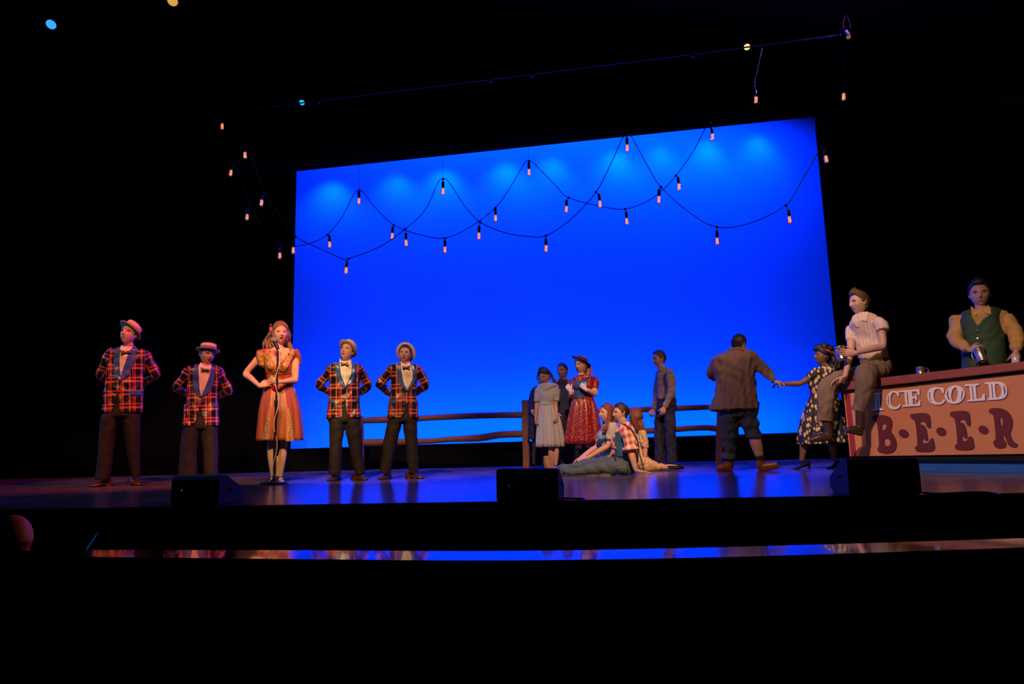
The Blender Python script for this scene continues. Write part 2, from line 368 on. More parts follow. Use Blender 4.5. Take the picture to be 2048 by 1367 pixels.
# ------------------------------------------------------------------ figures
FIGS = []
class Fig:
    def __init__(s, x, y, label, crop=None, dep=None, name='person', cat='person', at=None):
        s.ox, s.oy, s.k = crop or (0, 0, 1.0)
        X, Y = s.px(x, y)
        B = floor_at(X, Y) if dep is None else None
        if dep is not None:                                       # stands at a known distance: drop to the floor below
            q = depth_at(X, Y, dep); B = Vector((q.x, q.y, 0))
        if at is not None: B = Vector(at)
        f = Vector((B.x, B.y, 0)).normalized(); s.B = B; s.fwd = f; s.right = Vector((f.y, -f.x, 0))
        s.M = Matrix((s.right, f, Vector((0, 0, 1)))).transposed()
        s.Mi = s.M.transposed(); s.root = empty(name, B, s.M.to_euler().z, label=label, cat=cat)
        c = s.Mi @ (CAM - B); s.c = c
        s.dep = dep_of(B + Vector((0, 0, .9))); s.m = 1.0 / (F / s.dep) / s.k      # metres per crop unit
    def px(s, x, y): return s.ox + x / s.k, s.oy + y / s.k
    def L(s, x, y, d=0.0):
        r = s.Mi @ ray(*s.px(x, y)); t = (d - s.c.y) / r.y
        return s.c + r * t
    def world(s, v): return s.B + s.M @ Vector(v)
    def P(s, pts): return [s.L(p[0], p[1], p[2] if len(p) > 2 else 0) for p in pts]
    # generic pieces, in crop units
    def tube(s, mb, pts, rad, **k):
        rad = [r * s.m for r in rad]; return mb.tube(s.P(pts), rad, **k)
    def rows(s, mb, rows, yaw=0, depth=.6, p=2.3, n=40, seg=4, folds=None, open_bottom=False, tilt=0, front=None, ret=False):
        """rows: (y, xl, xr[, depth ratio or None, d offset]) -> a closed body of horizontal rings"""
        C, W, D = [], [], []
        for r in rows:
            y, xl, xr = r[:3]; dr = r[3] if len(r) > 3 and r[3] is not None else depth; do = r[4] if len(r) > 4 else 0
            a = s.L(xl, y, do); b = s.L(xr, y, do); C.append((a + b) / 2); W.append((b - a).length / 2); D.append(dr)
        if seg > 1 and len(C) > 2:
            C2, W = crom(C, W, seg); _, D = crom(C, D, seg); C = C2
        m = len(C); rs = []
        for j, (c, w, dr) in enumerate(zip(C, W, D)):
            ring = []; hd = w * dr; t = j / (m - 1)
            cy, sy = cos(yaw), sin(yaw)
            # when turned, keep the silhouette width w in X
            e = sqrt((cy) ** 2 + (dr * sy) ** 2) if yaw else 1; ww, hh = w / e, hd / e
            for i in range(n):
                th = 2 * pi * i / n; cc, ss = cos(th), sin(th)
                x = math.copysign(abs(cc) ** (2 / p), cc) * ww; y = math.copysign(abs(ss) ** (2 / p), ss) * hh
                if folds:
                    amp, nf, t0, ph = folds; q = max(0, (t - t0) / (1 - t0)); f = 1 + amp * q * (sin(nf * th + ph + .8 * sin(2 * th)) + .4 * sin((nf * 2 + 1) * th + ph * 2)) / max(w, .1) * .2
                    x *= f; y *= f
                ring.append(Vector((c.x + x * cy - y * sy, c.y + x * sy + y * cy, c.z + tilt * x)))
            rs.append(ring)
        if open_bottom:                                            # hollow from below: inner wall
            inner = []
            for ring, c in zip(rs, C): inner.append([c + (v - c) * .965 for v in ring])
            rs = rs + inner[::-1][:-1] if False else rs + inner[::-1]
            mb.rings(rs, cap=True)
        else: mb.rings(rs)
        return rs
    def body(s, k=1.0, torso=None, arms=(), legs=(), neck=None, head=None, hands=(), skin=None, vox=.011, feet=(), armr=None, legr=None, fem=False, nk=1.0, extra=None):
        """one continuous surface; torso rows in crop units, arms/legs joint triples, radii in metres"""
        skin = skin or SKIN['fair']; mb = MB(); s.skin = skin
        if torso: s.rows(mb, torso, depth=.55)
        ar = armr or [.050, .043, .037, .040, .026]; lr = legr or [.066, .057, .046, .051, .034]
        for a in arms:
            P = s.P(a); u = P[0]; e = P[1]; w = P[2]
            mb.tube([u, u.lerp(e, .45), e, e.lerp(w, .3), w], [r * k for r in ar], 14, 0, 4)
        for a in legs:
            P = s.P(a); u, e, w = P
            mb.tube([u, u.lerp(e, .5), e, e.lerp(w, .35), w], [r * k for r in lr], 14, 0, 4)
        for a in feet: mb.tube(s.P(a), [.034, .030, .026], 10, 0, 3, flat=.75)
        if neck: mb.tube(s.P(neck), [.056 * nk, .052 * nk, .054 * nk][:len(neck)], 16, 0, 5)
        if extra: extra(mb)
        o = remesh(mb, vox, 'body', skin, s.root, 3); s.nb = len(o.data.vertices); FIGS.append(s); s.wear = []
        parts = [o]
        mh = MB()
        for h in hands:
            hand_mesh(mh, s.L(*h['w']), h['d'], h['n'], h['t'], **{q: v for q, v in h.items() if q not in ('w', 'd', 'n', 't')})
        if mh.v: parts.append(mh.build('hands', skin, s.root))
        if head:
            if 'hu' in head: head['h'] = head['hu'] * s.m
            hm = head_mesh(head.get('open', 0), head.get('jaw', .22), head.get('brow', 1.0))
            s.HM = s.head_matrix(**{q: head[q] for q in head if q in ('c', 'yaw', 'pitch', 'roll', 'h')})
            hm.v = [s.HM @ v for v in hm.v]
            parts.append(hm.build('head', None, s.root, mats=[skin, head.get('lips', LIPS), EYEW, IRIS, head.get('browm', BROW)]))
        s.bodyo = join('body', parts); return s.bodyo
    def head_matrix(s, c, yaw=0, pitch=0, roll=0, h=.235):
        """yaw >0 turns the face to image right; pitch >0 looks up; roll >0 leans to image right"""
        return Matrix.Translation(s.L(*c)) @ Euler((0, radians(roll), 0)).to_matrix().to_4x4() @ Euler((0, 0, radians(yaw))).to_matrix().to_4x4() @ Euler((radians(-pitch), 0, 0)).to_matrix().to_4x4() @ Matrix.Scale(h / .235, 4)
    def hair(s, style, m, thick=.014, seed=0, locks=None, name='hair', extra=None):
        mb = hair_cap(style, thick, seed); mb.v = [s.HM @ v for v in mb.v]
        if locks:
            rr = random.Random(seed)
            for (pts, rad, cnt, jit, wav) in locks:                # bundles of strands following a centre line (crop units)
                P = s.P(pts)
                for q in range(cnt):
                    off = Vector((rr.gauss(0, jit), rr.gauss(0, jit), 0)); ph = rr.random() * 6
                    mb.tube([p + off * (.5 + .6 * i / len(P)) + Vector((sin(i * 2.1 + ph), cos(i * 1.7 + ph), 0)) * wav for i, p in enumerate(P)],
                            [rad * (.6 if i == 0 else 1.0 if i < len(P) - 1 else .35) for i in range(len(P))], 7, 0, 4)
        if extra: extra(mb)
        return mb.build(name, m, s.root)
    def garment(s, name, m, build, vox=.010, smooth=3, folds=.004, bones=None, parent=None, seed=0, label=None):
        mb = MB(); build(mb); o = remesh(mb, vox, name, m, parent or s.root, smooth)
        if folds: fold(o.data, folds * 2.1, seed, 1.15)
        if bones: clothmap(o, [(s.L(*a), s.L(*b), r) for a, b, r in bones])
        if label: o['label'] = label
        if hasattr(s, 'wear'): s.wear.append(o)
        return o
    def tuck(s):
        """draw the body in wherever it would show through the cloth lying on it"""
        me = s.bodyo.data; c = co_of(me); ch = False
        for g in s.wear:
            low = any(k in g.name for k in ('trousers', 'jeans', 'overalls', 'skirt')); lim = .030 if low else .017
            b = BVHTree.FromPolygons([v.co for v in g.data.vertices], [p.vertices for p in g.data.polygons])
            for i in range(s.nb):
                v = Vector(c[i]); h = b.find_nearest(v, lim + .006)
                if h[0] is None: continue
                if low and h[1].z < -.8: continue
                dd = (v - h[0]).dot(h[1])
                if -.006 < dd < lim: c[i] = h[0] - h[1] * .008; ch = True
        if ch: me.vertices.foreach_set('co', c.ravel()); me.update()
    def sleeve(s, mb, arm, rad, upto=2.0, n=16):
        """arm joint triple; rad list in crop units along it; upto: 1 = elbow, 2 = wrist"""
        P = s.P(arm); full = []
        k = len(rad)
        for i in range(k):
            t = upto * i / (k - 1)
            full.append(P[0].lerp(P[1], t) if t <= 1 else P[1].lerp(P[2], t - 1))
        mb.tube(full, [r * s.m for r in rad], n, 0, 4)
    def patch(s, targets, poly, name, m, parent=None, lift=.004, thick=.003, step=2.0, smoothp=0, dmax=None, label=None, clothm=None):
        """a piece of cloth laid on the targets: outline in crop units, dropped on their front surface"""
        if not isinstance(targets, (list, tuple)): targets = [targets]
        bv = []
        for t in targets:
            me = t.data; bv.append(BVHTree.FromPolygons([v.co for v in me.vertices], [p.vertices for p in me.polygons]))
        st = step * s.k / 2
        B = []
        for i, a in enumerate(poly):
            b = poly[(i + 1) % len(poly)]; L_ = math.hypot(b[0] - a[0], b[1] - a[1]); q = max(1, int(L_ / st))
            for j in range(q): B.append(Vector((a[0] + (b[0] - a[0]) * j / q, a[1] + (b[1] - a[1]) * j / q)))
        xs = [p.x for p in B]; ys = [p.y for p in B]; pts = list(B)
        def inside(x, y):
            c = False; j = len(poly) - 1
            for i in range(len(poly)):
                xi, yi = poly[i][:2]; xj, yj = poly[j][:2]
                if (yi > y) != (yj > y) and x < (xj - xi) * (y - yi) / (yj - yi) + xi: c = not c
                j = i
            return c
        y = min(ys) + st / 2
        while y < max(ys):
            x = min(xs) + st / 2
            while x < max(xs):
                if inside(x, y) and min((p.x - x) ** 2 + (p.y - y) ** 2 for p in B) > (st * .45) ** 2: pts.append(Vector((x, y)))
                x += st
            y += st
        nb = len(B)
        v2, _, f2, _, _, _ = delaunay_2d_cdt(pts, [(i, (i + 1) % nb) for i in range(nb)], [], 2, 1e-5)
        f2 = [f for f in f2 if inside(sum(v2[i].x for i in f) / len(f), sum(v2[i].y for i in f) / len(f))]
        out = []; c = s.c; last = None; dd = []
        for v in v2:
            r = (s.Mi @ ray(*s.px(v.x, v.y))).normalized(); hit = None
            for b in bv:
                h = b.ray_cast(c, r)
                if h[0] and (hit is None or h[3] < hit): hit = h[3]
            dd.append(hit)
        known = [(v, d) for v, d in zip(v2, dd) if d is not None]
        if not known: print('PATCH MISS', name, s.root.name); return None
        med = sorted(d for _, d in known)[len(known) // 2]
        dm = dmax or .25
        for i, v in enumerate(v2):
            if dd[i] is None or dd[i] > med + dm:
                kk = [q for q in known if q[1] <= med + dm]
                dd[i] = min(kk, key=lambda q: (q[0] - v).length_squared)[1]
        nb_ = {}
        for f in f2:
            for i in range(len(f)):
                nb_.setdefault(f[i], set()).update(f)
        for it in range(smoothp + 1):
            dd = [sum(dd[q] for q in nb_.get(i, [i])) / len(nb_.get(i, [i])) for i in range(len(v2))]
        front = []; back = []
        for v, d in zip(v2, dd):
            r = (s.Mi @ ray(*s.px(v.x, v.y))).normalized(); front.append(c + r * (d - lift - thick)); back.append(c + r * (d - lift + .004))
        nv = len(v2); fs = []
        ec = {}
        for f in f2:
            fs.append(tuple(f)); fs.append(tuple(i + nv for i in reversed(f)))
            for i in range(len(f)): ec[(f[i], f[(i + 1) % len(f)])] = 1
        for (a, b) in list(ec):
            if (b, a) not in ec: fs.append((b, a, a + nv, b + nv))
        o = newobj(name, front + back, fs, m, parent or s.root)
        if clothm:
            at = o.data.attributes.new('pl', 'FLOAT_VECTOR', 'POINT'); at.data.foreach_set('vector', [q for p in front + back for q in (p.x, p.z, 0)])
        if label: o['label'] = label
        return o
    def proj(s, c):
        R = np.array(s.M); Wd = c @ R.T + np.array(s.B) - np.array(CAM); q = Wd @ np.array(RW)      # camera coordinates
        return ((CX + F * q[:, 0] / -q[:, 2]) - s.ox) * s.k, ((CY - F * q[:, 1] / -q[:, 2]) - s.oy) * s.k
    def cut(s, o, poly, front=True):
        """open a garment: remove its front faces inside the outline"""
        me = o.data; n = len(me.polygons); c = np.empty(n * 3); me.polygons.foreach_get('center', c); c = c.reshape(-1, 3)
        nr = np.empty(n * 3); me.polygons.foreach_get('normal', nr); nr = nr.reshape(-1, 3); X, Y = s.proj(c)
        ins = np.zeros(n, bool); j = len(poly) - 1
        for i in range(len(poly)):
            xi, yi = poly[i]; xj, yj = poly[j]
            if yi != yj: ins ^= ((yi > Y) != (yj > Y)) & (X < (xj - xi) * (Y - yi) / (yj - yi) + xi)
            j = i
        kill = ins & (nr[:, 1] < .15) if front else ins
        bm = bmesh.new(); bm.from_mesh(me); bm.faces.ensure_lookup_table()
        bmesh.ops.delete(bm, geom=[bm.faces[i] for i in np.nonzero(kill)[0]], context='FACES')
        for it in range(6):
            nw = {}
            for v in bm.verts:
                q = [e.other_vert(v).co for e in v.link_edges if e.is_boundary]
                if len(q) == 2: nw[v] = v.co * .4 + (q[0] + q[1]) * .3
            for v, c_ in nw.items(): v.co = c_
        bm.to_mesh(me); bm.free(); me.update()
    def shoe(s, heel, toe, m, name='shoe', hh=.075, wd=.045, heel_h=0.0, parent=None, up=None, dtoe=None):
        """heel/toe: (x, d) crop x and metres of depth; sole rests on the floor. up: lift in metres"""
        gz = -s.world((0, 0, 0)).z
        def fl(x, d):
            p = s.L(x, s.fy, d); return Vector((p.x, d, 0))
        a, b = fl(*heel), fl(*toe); L_ = b - a; Lm = L_.length
        dr = L_.normalized(); sd = Vector((dr.y, -dr.x, 0)); up = up or 0
        if Lm < .24: a = b - dr * .24; Lm = .24     # foreshortened shoe: keep a real length
        rs = []
        for t, w_, h_, z0 in ((-.02, .3, .55, .012), (.02, .62, .95, 0), (.14, .70, 1.08, 0), (.28, .68, 1.12, 0), (.42, .72, .9, .008), (.58, .90, .68, .004), (.74, 1.0, .56, 0), (.88, .88, .46, .002), (.97, .55, .34, .006), (1.01, .2, .18, .010)):
            hz = heel_h * max(0, 1 - t * 1.6) if heel_h else 0
            c = a + dr * (Lm * t); w2 = wd * w_; h2 = hh * h_ + hz; z0 = z0 + hz
            ring = []
            for i in range(16):
                th = 2 * pi * i / 16; x = math.copysign(abs(cos(th)) ** .7, cos(th)) * w2; z = max(0, sin(th)) ** .8 * (h2 - z0) + z0 if sin(th) > 0 else z0 - .0 * sin(th)
                if sin(th) <= 0: x *= .99; z = z0 + .004 * (1 + sin(th))
                ring.append(c + sd * x + Vector((0, 0, z + up)))
            rs.append(ring)
        mb = MB(); mb.rings(rs)
        if heel_h: mb.tube([a + dr * .02 + Vector((0, 0, heel_h + .02 + up)), a + dr * .012 + Vector((0, 0, .004 + up))], [.02, .010], 10, 0, 3, round_caps=False)
        else: mb.box(-.032, .032, 0, .07, 0, .018, Matrix.Translation(a + Vector((0, 0, up))) @ Matrix((sd, dr, Vector((0, 0, 1)))).transposed().to_4x4())
        return mb.build(name, m, parent or s.root)
    def hat(s, m, band, brim=.145, crown=(.092, .075), tilt=0, pitch=0, up=.052, back=.0, name='hat', bend=0, label=None):
        M = s.HM @ Matrix.Translation((0, back, up)) @ Euler((radians(pitch), radians(tilt), 0)).to_matrix().to_4x4()
        n = 48
        def ring(r, z, rx=1.0): return [Vector((cos(2 * pi * i / n) * r * .94, sin(2 * pi * i / n) * r * 1.08, z + bend * (r / .15) ** 2 * (cos(2 * pi * i / n) ** 2) * .02)) for i in range(n)]
        cr, ch = crown; b = brim; mb = MB()
        prof = [(cr * .96, .0), (b - .003, -.002), (b, .001), (b - .003, .004), (cr + .003, .007), (cr, .012), (cr * .985, ch - .008), (cr * .93, ch), (cr * .6, ch + .004), (.01, ch + .005)]
        mb.rings([[M @ p for p in ring(r, z)] for r, z in prof], cap=False)
        pin = [(.01, ch + .001), (cr * .9, ch - .004), (cr * .96, ch - .01), (cr * .96, 0)]
        mb.rings([[M @ p for p in ring(r, z)] for r, z in pin], cap=False)
        h = mb.build(name, m, s.root)
        mb = MB(); mb.rings([[M @ p for p in ring(r, z)] for r, z in ((cr + .001, .008), (cr + .004, .009), (cr + .003, .035), (cr - .001, .036))], cap=False, closed=True)
        mb.build('hat_band', band, h)
        if label: h['label'] = label
        return h
def skin_mat(name, col):
    m = mat(name, col, .52, var=.06, vscale=14, bump=.03, bscale=90); b = m.node_tree.nodes['Principled BSDF']
    b.inputs['Subsurface Weight'].default_value = .08; b.inputs['Subsurface Radius'].default_value = (.01, .004, .002); return m
SKIN = {'fair': skin_mat('skin_fair', (.62, .37, .25)), 'mid': skin_mat('skin_mid', (.48, .27, .17)), 'dark': skin_mat('skin_dark', (.20, .095, .055)), 'tan': skin_mat('skin_tan', (.42, .22, .13))}
LIPS = mat('lips', (.38, .17, .12), .45); REDLIPS = mat('red_lips', (.5, .03, .04), .35)
EYEW = mat('eye_white', (.75, .72, .70), .2, var=0); IRIS = mat('eye_iris', (.03, .018, .012), .1, var=0); BROW = mat('brow_dark', (.03, .016, .01), .8)
HAIR = {k: mat('hair_' + k, c, .42, var=.45, vscale=60, spec=.6, bump=.5, bscale=120) for k, c in dict(black=(.010, .007, .006), dark=(.028, .014, .009), brown=(.085, .042, .02), golden=(.19, .095, .04), auburn=(.16, .05, .02), blond=(.36, .20, .09)).items()}
# ------------------------------------------------------------------ the setting
BLK = mat('black_velvet', (.004, .004, .005), .95, spec=.05, var=.3)
BLKP = mat('black_paint', (.006, .006, .007), .6, spec=.2, var=.3)
def stage_floor_mat():
    N = NT('stage_floor_paint'); b = N.b; tc = N.n('ShaderNodeTexCoord')
    nz = N.n('ShaderNodeTexNoise'); nz.inputs['Scale'].default_value = 3.2; nz.inputs['Detail'].default_value = 7; nz.inputs['Roughness'].default_value = .65
    mp = N.n('ShaderNodeMapping'); mp.inputs['Scale'].default_value = (1, 1, 1)
    N.l(tc.outputs['Object'], mp.inputs[0]); N.l(mp.outputs[0], nz.inputs['Vector'])
    r = N.n('ShaderNodeValToRGB'); r.color_ramp.elements[0].position = .3; r.color_ramp.elements[0].color = (.055, .042, .032, 1)
    r.color_ramp.elements[1].position = .75; r.color_ramp.elements[1].color = (.24, .175, .12, 1)
    N.l(nz.outputs['Fac'], r.inputs[0]); N.l(r.outputs[0], b.inputs['Base Color'])
    r2 = N.n('ShaderNodeMapRange'); r2.inputs[3].default_value = .16; r2.inputs[4].default_value = .26
    N.l(nz.outputs['Fac'], r2.inputs[0]); N.l(r2.outputs[0], b.inputs['Roughness'])
    b.inputs['Specular IOR Level'].default_value = .5
    n2 = N.n('ShaderNodeTexNoise'); n2.inputs['Scale'].default_value = 9; n2.inputs['Detail'].default_value = 4; N.l(tc.outputs['Object'], n2.inputs['Vector'])
    bp = N.n('ShaderNodeBump'); bp.inputs['Strength'].default_value = .05; bp.inputs['Distance'].default_value = .003
    N.l(n2.outputs['Fac'], bp.inputs['Height']); N.l(bp.outputs[0], b.inputs['Normal']); return N.m
# front edge, back edge
e0 = floor_at(0, 1018); e1 = floor_at(2048, 985); ed = (e1 - e0).normalized()
E0 = e0 - ed * 4; E1 = e1 + ed * 4
g0 = floor_at(650, 942); g1 = floor_at(1640, 918); gd = (g1 - g0).normalized(); gn = Vector((-gd.y, gd.x, 0))
K0 = g0 - gd * 9 + gn * 2.6; K1 = g1 + gd * 9 + gn * 2.6
mb = MB(); t = .12
q = [E0, E1, K1, K0]; mb.add([p for p in q] + [p - Vector((0, 0, t)) for p in q], [(0, 1, 2, 3), (7, 6, 5, 4), (0, 4, 5, 1), (1, 5, 6, 2), (2, 6, 7, 3), (3, 7, 4, 0)])
tag(mb.build('floor', stage_floor_mat(), smooth=False), 'glossy dark painted stage floor', kind='structure')
def slab(name, a, b, z0, z1, th, m, kind='structure', **k):
    d = (b - a).normalized(); n = Vector((-d.y, d.x, 0)) * th; mb = MB(); q = [a, b, b + n, a + n]
    mb.add([Vector((p.x, p.y, z0)) for p in q] + [Vector((p.x, p.y, z1)) for p in q], [(3, 2, 1, 0), (4, 5, 6, 7), (0, 1, 5, 4), (1, 2, 6, 5), (2, 3, 7, 6), (3, 0, 4, 7)])
    return tag(mb.build(name, m, smooth=False), kind=kind, **k)
PZ = -1.25
slab('wall_stage_front', E0 + Vector((0, .03, 0)), E1 + Vector((0, .03, 0)), PZ, -t - .001, .1, BLKP)
slab('trim_1', E0 - Vector((0, .022, 0)), E1 - Vector((0, .022, 0)), -.14, -.003, .02, BLK, label='thin black nosing strip along the stage front edge')
pit = slab('floor_pit', Vector((-9, -1.5, 0)), Vector((9, -1.5, 0)), PZ - .1, PZ, 8.6, BLKP)
slab('ceiling', Vector((-12.5, 5.5, 0)), Vector((12.6, 5.5, 0)), 8.3, 8.4, 10, BLK)
slab('wall_back', K0, K1, 0.001, 8.3, .1, BLK)
slab('wall_left', Vector((-12.5, 2, 0)), Vector((-12.5, 18, 0)), PZ, 8.3, .1, BLK)
slab('wall_right', Vector((12.6, 2, 0)), Vector((12.6, 18, 0)), PZ, 8.3, .1, BLK)
# masking plane around the lit backdrop
def mk(x, y, off=0): return plane_at(x, y, g0 + gn * off, gn)
TL, TR, BR_, BL_ = mk(593, 345), mk(1629, 235.5), mk(1690, 861.5), mk(581, 897)
def drape(name, pts0, pts1, m, label, pleat=.05, per=.32, cat='curtain', hem=None):
    """pleated cloth between two polylines (top, bottom)"""
    mb = MB(); rings = []
    L_ = (pts0[1] - pts0[0]).length; n = max(4, int(L_ / per * 6)); d = (pts0[1] - pts0[0]).normalized(); nn = Vector((-d.y, d.x, 0)).normalized()
    rows = 8; V = []; Fc = []
    for side in (0, 1):
        for j in range(rows + 1):
            for i in range(n + 1):
                a = pts0[0].lerp(pts0[1], i / n); b = pts1[0].lerp(pts1[1], i / n); p = a.lerp(b, j / rows)
                V.append(p + nn * (pleat * (sin(i * 2 * pi / 6) + .3 * sin(i * .77 + j * .2)) + side * .01 + pleat * 1.3))
    N_ = (rows + 1) * (n + 1)
    for j in range(rows):
        for i in range(n):
            a = j * (n + 1) + i; Fc.append((a, a + n + 1, a + n + 2, a + 1)); Fc.append(tuple(N_ + q for q in (a, a + 1, a + n + 2, a + n + 1)))
    for i in range(n):
        Fc.append((i, i + 1, N_ + i + 1, N_ + i)); a = rows * (n + 1) + i; Fc.append((a + 1, a, N_ + a, N_ + a + 1))
    for j in range(rows):
        a = j * (n + 1); Fc.append((a + n + 1, a, N_ + a, N_ + a + n + 1)); a += n; Fc.append((a, a + n + 1, N_ + a + n + 1, N_ + a))
    return tag(newobj(name, V, Fc, m), label, cat)
ztop = 8.28
def up_to(p, z): return Vector((p.x, p.y, z))
far = 9.0
drape('border_curtain', (up_to(TL - gd * far, ztop), up_to(TR + gd * far, ztop)), (TL - (TR - TL).normalized() * far, TR + (TR - TL).normalized() * far), BLK, 'black velvet border curtain above the blue backdrop', .0)
bo = bpy.data.objects['border_curtain']; bo.location = -gn * .06
# straight lower hem exactly along the visible edge
drape('leg_curtain', (TL + (TL - BL_) * .1 - gd * far, TL + (TL - BL_) * .1), (Vector((BL_.x, BL_.y, .003)) - gd * far - (TL - BL_) * .0, BL_ + (BL_ - TL) * (BL_.z - .003) / (TL.z - BL_.z)), BLK, 'black velvet leg curtain left of the blue backdrop', .0)
drape('leg_curtain', (TR + (TR - BR_) * .1, TR + (TR - BR_) * .1 + gd * far), (BR_ + (BR_ - TR) * (BR_.z - .003) / (TR.z - BR_.z), Vector((BR_.x, BR_.y, .003)) + gd * far), BLK, 'black velvet leg curtain right of the blue backdrop', .0)
# ground row under the backdrop
mb = MB(); a, b = BL_ - gd * .3, BR_ + gd * .3
a.z += (BL_ - BR_).z * .3 / (BR_ - BL_).length; b.z -= (BL_ - BR_).z * .3 / (BR_ - BL_).length
q = [Vector((a.x, a.y, .002)), Vector((b.x, b.y, .002)), b, a]; th = gn * .03
mb.add([p - gn * .02 for p in q] + [p + th - gn * .02 for p in q], [(0, 1, 2, 3), (7, 6, 5, 4), (0, 4, 5, 1), (1, 5, 6, 2), (2, 6, 7, 3), (3, 7, 4, 0)])
tag(mb.build('ground_row', BLK, smooth=False), 'low black masking board under the blue backdrop', 'masking board')
# the cyclorama cloth itself, lit from above and below by blue lanterns
CYC = mat('cyclorama_cloth', (.14, .62, .82), .9, spec=.1, var=.03, vscale=1.3)
off = 1.25
c0 = BL_ - gd * 1.2 + gn * off; c1 = BR_ + gd * 1.6 + gn * off
slab('cyclorama', Vector((c0.x, c0.y, 0)), Vector((c1.x, c1.y, 0)), .0015, 7.2, .03, CYC, kind=None, label='large blue lit backdrop cloth behind the performers', cat='backdrop')
BLUE = (.0, .030, 1.0)
wd = (TR - TL).length; mid = (TL + TR) / 2
nl = 9
for i in range(nl):
    tt = .05 + .90 * (i + (0, .1, -.08, .05, -.1, .12, 0, -.06, 0)[i]) / (nl - 1); p = TL.lerp(TR, tt)
    src = p + gn * (off - .42) + Vector((0, 0, .44)); tg = p + gn * off + Vector((0, 0, -.66))
    aim('cyclorama_lantern', 'SPOT', src, tg, 270 * (1, .8, 1.1, 1, .8, 1.15, .75, 1, .9)[i], BLUE, .10, 100, 1.0)
pl = TL.lerp(TR, .5) + gn * .45 + Vector((0, 0, 1.0))
aim('cyclorama_wash', 'AREA', pl + Vector((0, 0, .3)), BL_.lerp(BR_, .5) + gn * off, 1000, (.0, .024, 1), wd * .98, sy=.4)
pb = BL_.lerp(BR_, .5) + gn * .25; pb.z = .20
aim('ground_row_wash', 'AREA', pb, pb + gn * 1.0 + Vector((0, 0, .75)), 520, (.0, .038, 1), wd * .98, sy=.12)
#
# pit rail: a curved lacquered cap close to the audience
RZ = .150
top = [(-80, 1100), (190, 1099), (600, 1099.5), (1024, 1101), (1500, 1092), (2048, 1075.5), (2160, 1071)]
bot = [(-80, 1111), (190, 1113), (600, 1117.5), (1024, 1120), (1500, 1112), (2048, 1094), (2160, 1089)]
def fair(L_):
    P, _ = crom([Vector(floor_at(x, y, RZ)) for x, y in L_], [1] * len(L_), 8); return P
A, Bq = fair(top), fair(bot)
rs = [[b + Vector((0, 0, -.02)), b + Vector((0, .0, 0)), a, a + Vector((0, 0, -.02))] for a, b in zip(A, Bq)]
mb = MB(); mb.rings(rs)
RAIL = mat('lacquered_rail', (.10, .045, .03), .12, spec=.6, var=.2, coat=.8, bump=.02, bscale=12)
rail = tag(mb.build('pit_rail', RAIL, smooth=False), 'curved glossy rail cap along the orchestra pit wall', 'rail')
mb = MB(); mb.rings([[b + Vector((0, .02, -.021)), a + Vector((0, -.02, -.021)), Vector((a.x, a.y - .02, PZ + .001)), Vector((b.x, b.y + .02, PZ + .001))] for a, b in zip(A, Bq)])
tag(mb.build('wall_pit', BLKP, smooth=False), kind='structure')
# ------------------------------------------------------------------ fixtures glimpsed above
mb = MB(); p0 = depth_at(380, 222, 11.0); p1 = depth_at(1760, 66, 11.0 * 1.0)
PIPE = mat('flown_pipe', (.10, .07, .10), .45, metal=.4, spec=.5)
L0 = depth_at(560, 211, 10.6); L1 = depth_at(1560, 86, 9.0)
mb.tube([L0 + (L0 - L1) * .15, L1 + (L1 - L0) * .1], [.010, .010], 10)
pipe = tag(mb.build('flown_batten', PIPE), 'thin metal batten pipe flown above the backdrop', 'pipe')
for x in (1022, 650, 1105, 1408):
    mm = MB(); t_ = (x - 560) / 1000; c = L0.lerp(L1, t_ * .9 + .02 if False else t_); mm.tube([c + Vector((0, 0, -.03)), c + Vector((0, 0, .05))], [.028, .028], 8); mm.tube([c + Vector((0, 0, .05)), Vector((c.x, c.y, 8.295))], [.003, .003], 6)
    mm.build('pipe_clamp', PIPE, pipe)
def lamp(x, y, dep, colr, r, label, en, tilt=(0, -.5, -.8)):
    p = depth_at(x, y, dep); d = (CAM - p).normalized(); d = (d + Vector(tilt) * .9).normalized(); q = d.to_track_quat('-Z', 'Y').to_matrix().to_4x4()
    M_ = Matrix.Translation(p) @ q; root = empty('stage_lamp', p, label=label, cat='stage light'); Mi = M_; P = Matrix.Translation(-p) @ M_
    mb = MB(); n = 20
    rs = [[P @ Vector((cos(2 * pi * i / n) * rr, sin(2 * pi * i / n) * rr, z)) for i in range(n)] for rr, z in ((r * .5, .34), (r * 1.0, .30), (r * 1.15, .02), (r * 1.3, -.03), (r * 1.2, -.03), (r * 1.05, .01))]
    mb.rings(rs); mb.build('housing', BLK, root)
    mb = MB(); rs = [[P @ Vector((cos(2 * pi * i / n) * rr, sin(2 * pi * i / n) * rr, z)) for i in range(n)] for rr, z in ((r * 1.02, .004), (r * .7, -.006), (r * .2, -.012))]
    mb.rings(rs); mb.build('lens', mat('lens_' + label.split()[0], (.1, .1, .1), .2, emit=(colr, en)), root)
    mb = MB(); mb.tube([P @ Vector((-r * 1.3, 0, .12)), P @ Vector((-r * 1.3, 0, .12)) + Vector((0, 0, .18)), P @ Vector((0, 0, .12)) + Vector((0, 0, .28)), P @ Vector((r * 1.3, 0, .12)) + Vector((0, 0, .18)), P @ Vector((r * 1.3, 0, .12))], [r * .1] * 5, 6)
    mb.build('yoke', BLK, root); return root
lamp(102, 49, 8.5, (.03, .30, 1), .055, 'blue glowing stage lamp high in the upper left corner', 1.4)
lamp(604, 205, 11.0, (.02, .35, 1), .042, 'pale blue lamp at the left end of the flown batten', 1.6)
lamp(345, 2, 8.5, (1, .5, .1), .06, 'yellow glint of a stage lamp at the top edge of view', .7)
lamp(1494, 94, 9.2, (1, .55, .15), .040, 'amber stage lamp above the right half of the backdrop', 1.6)
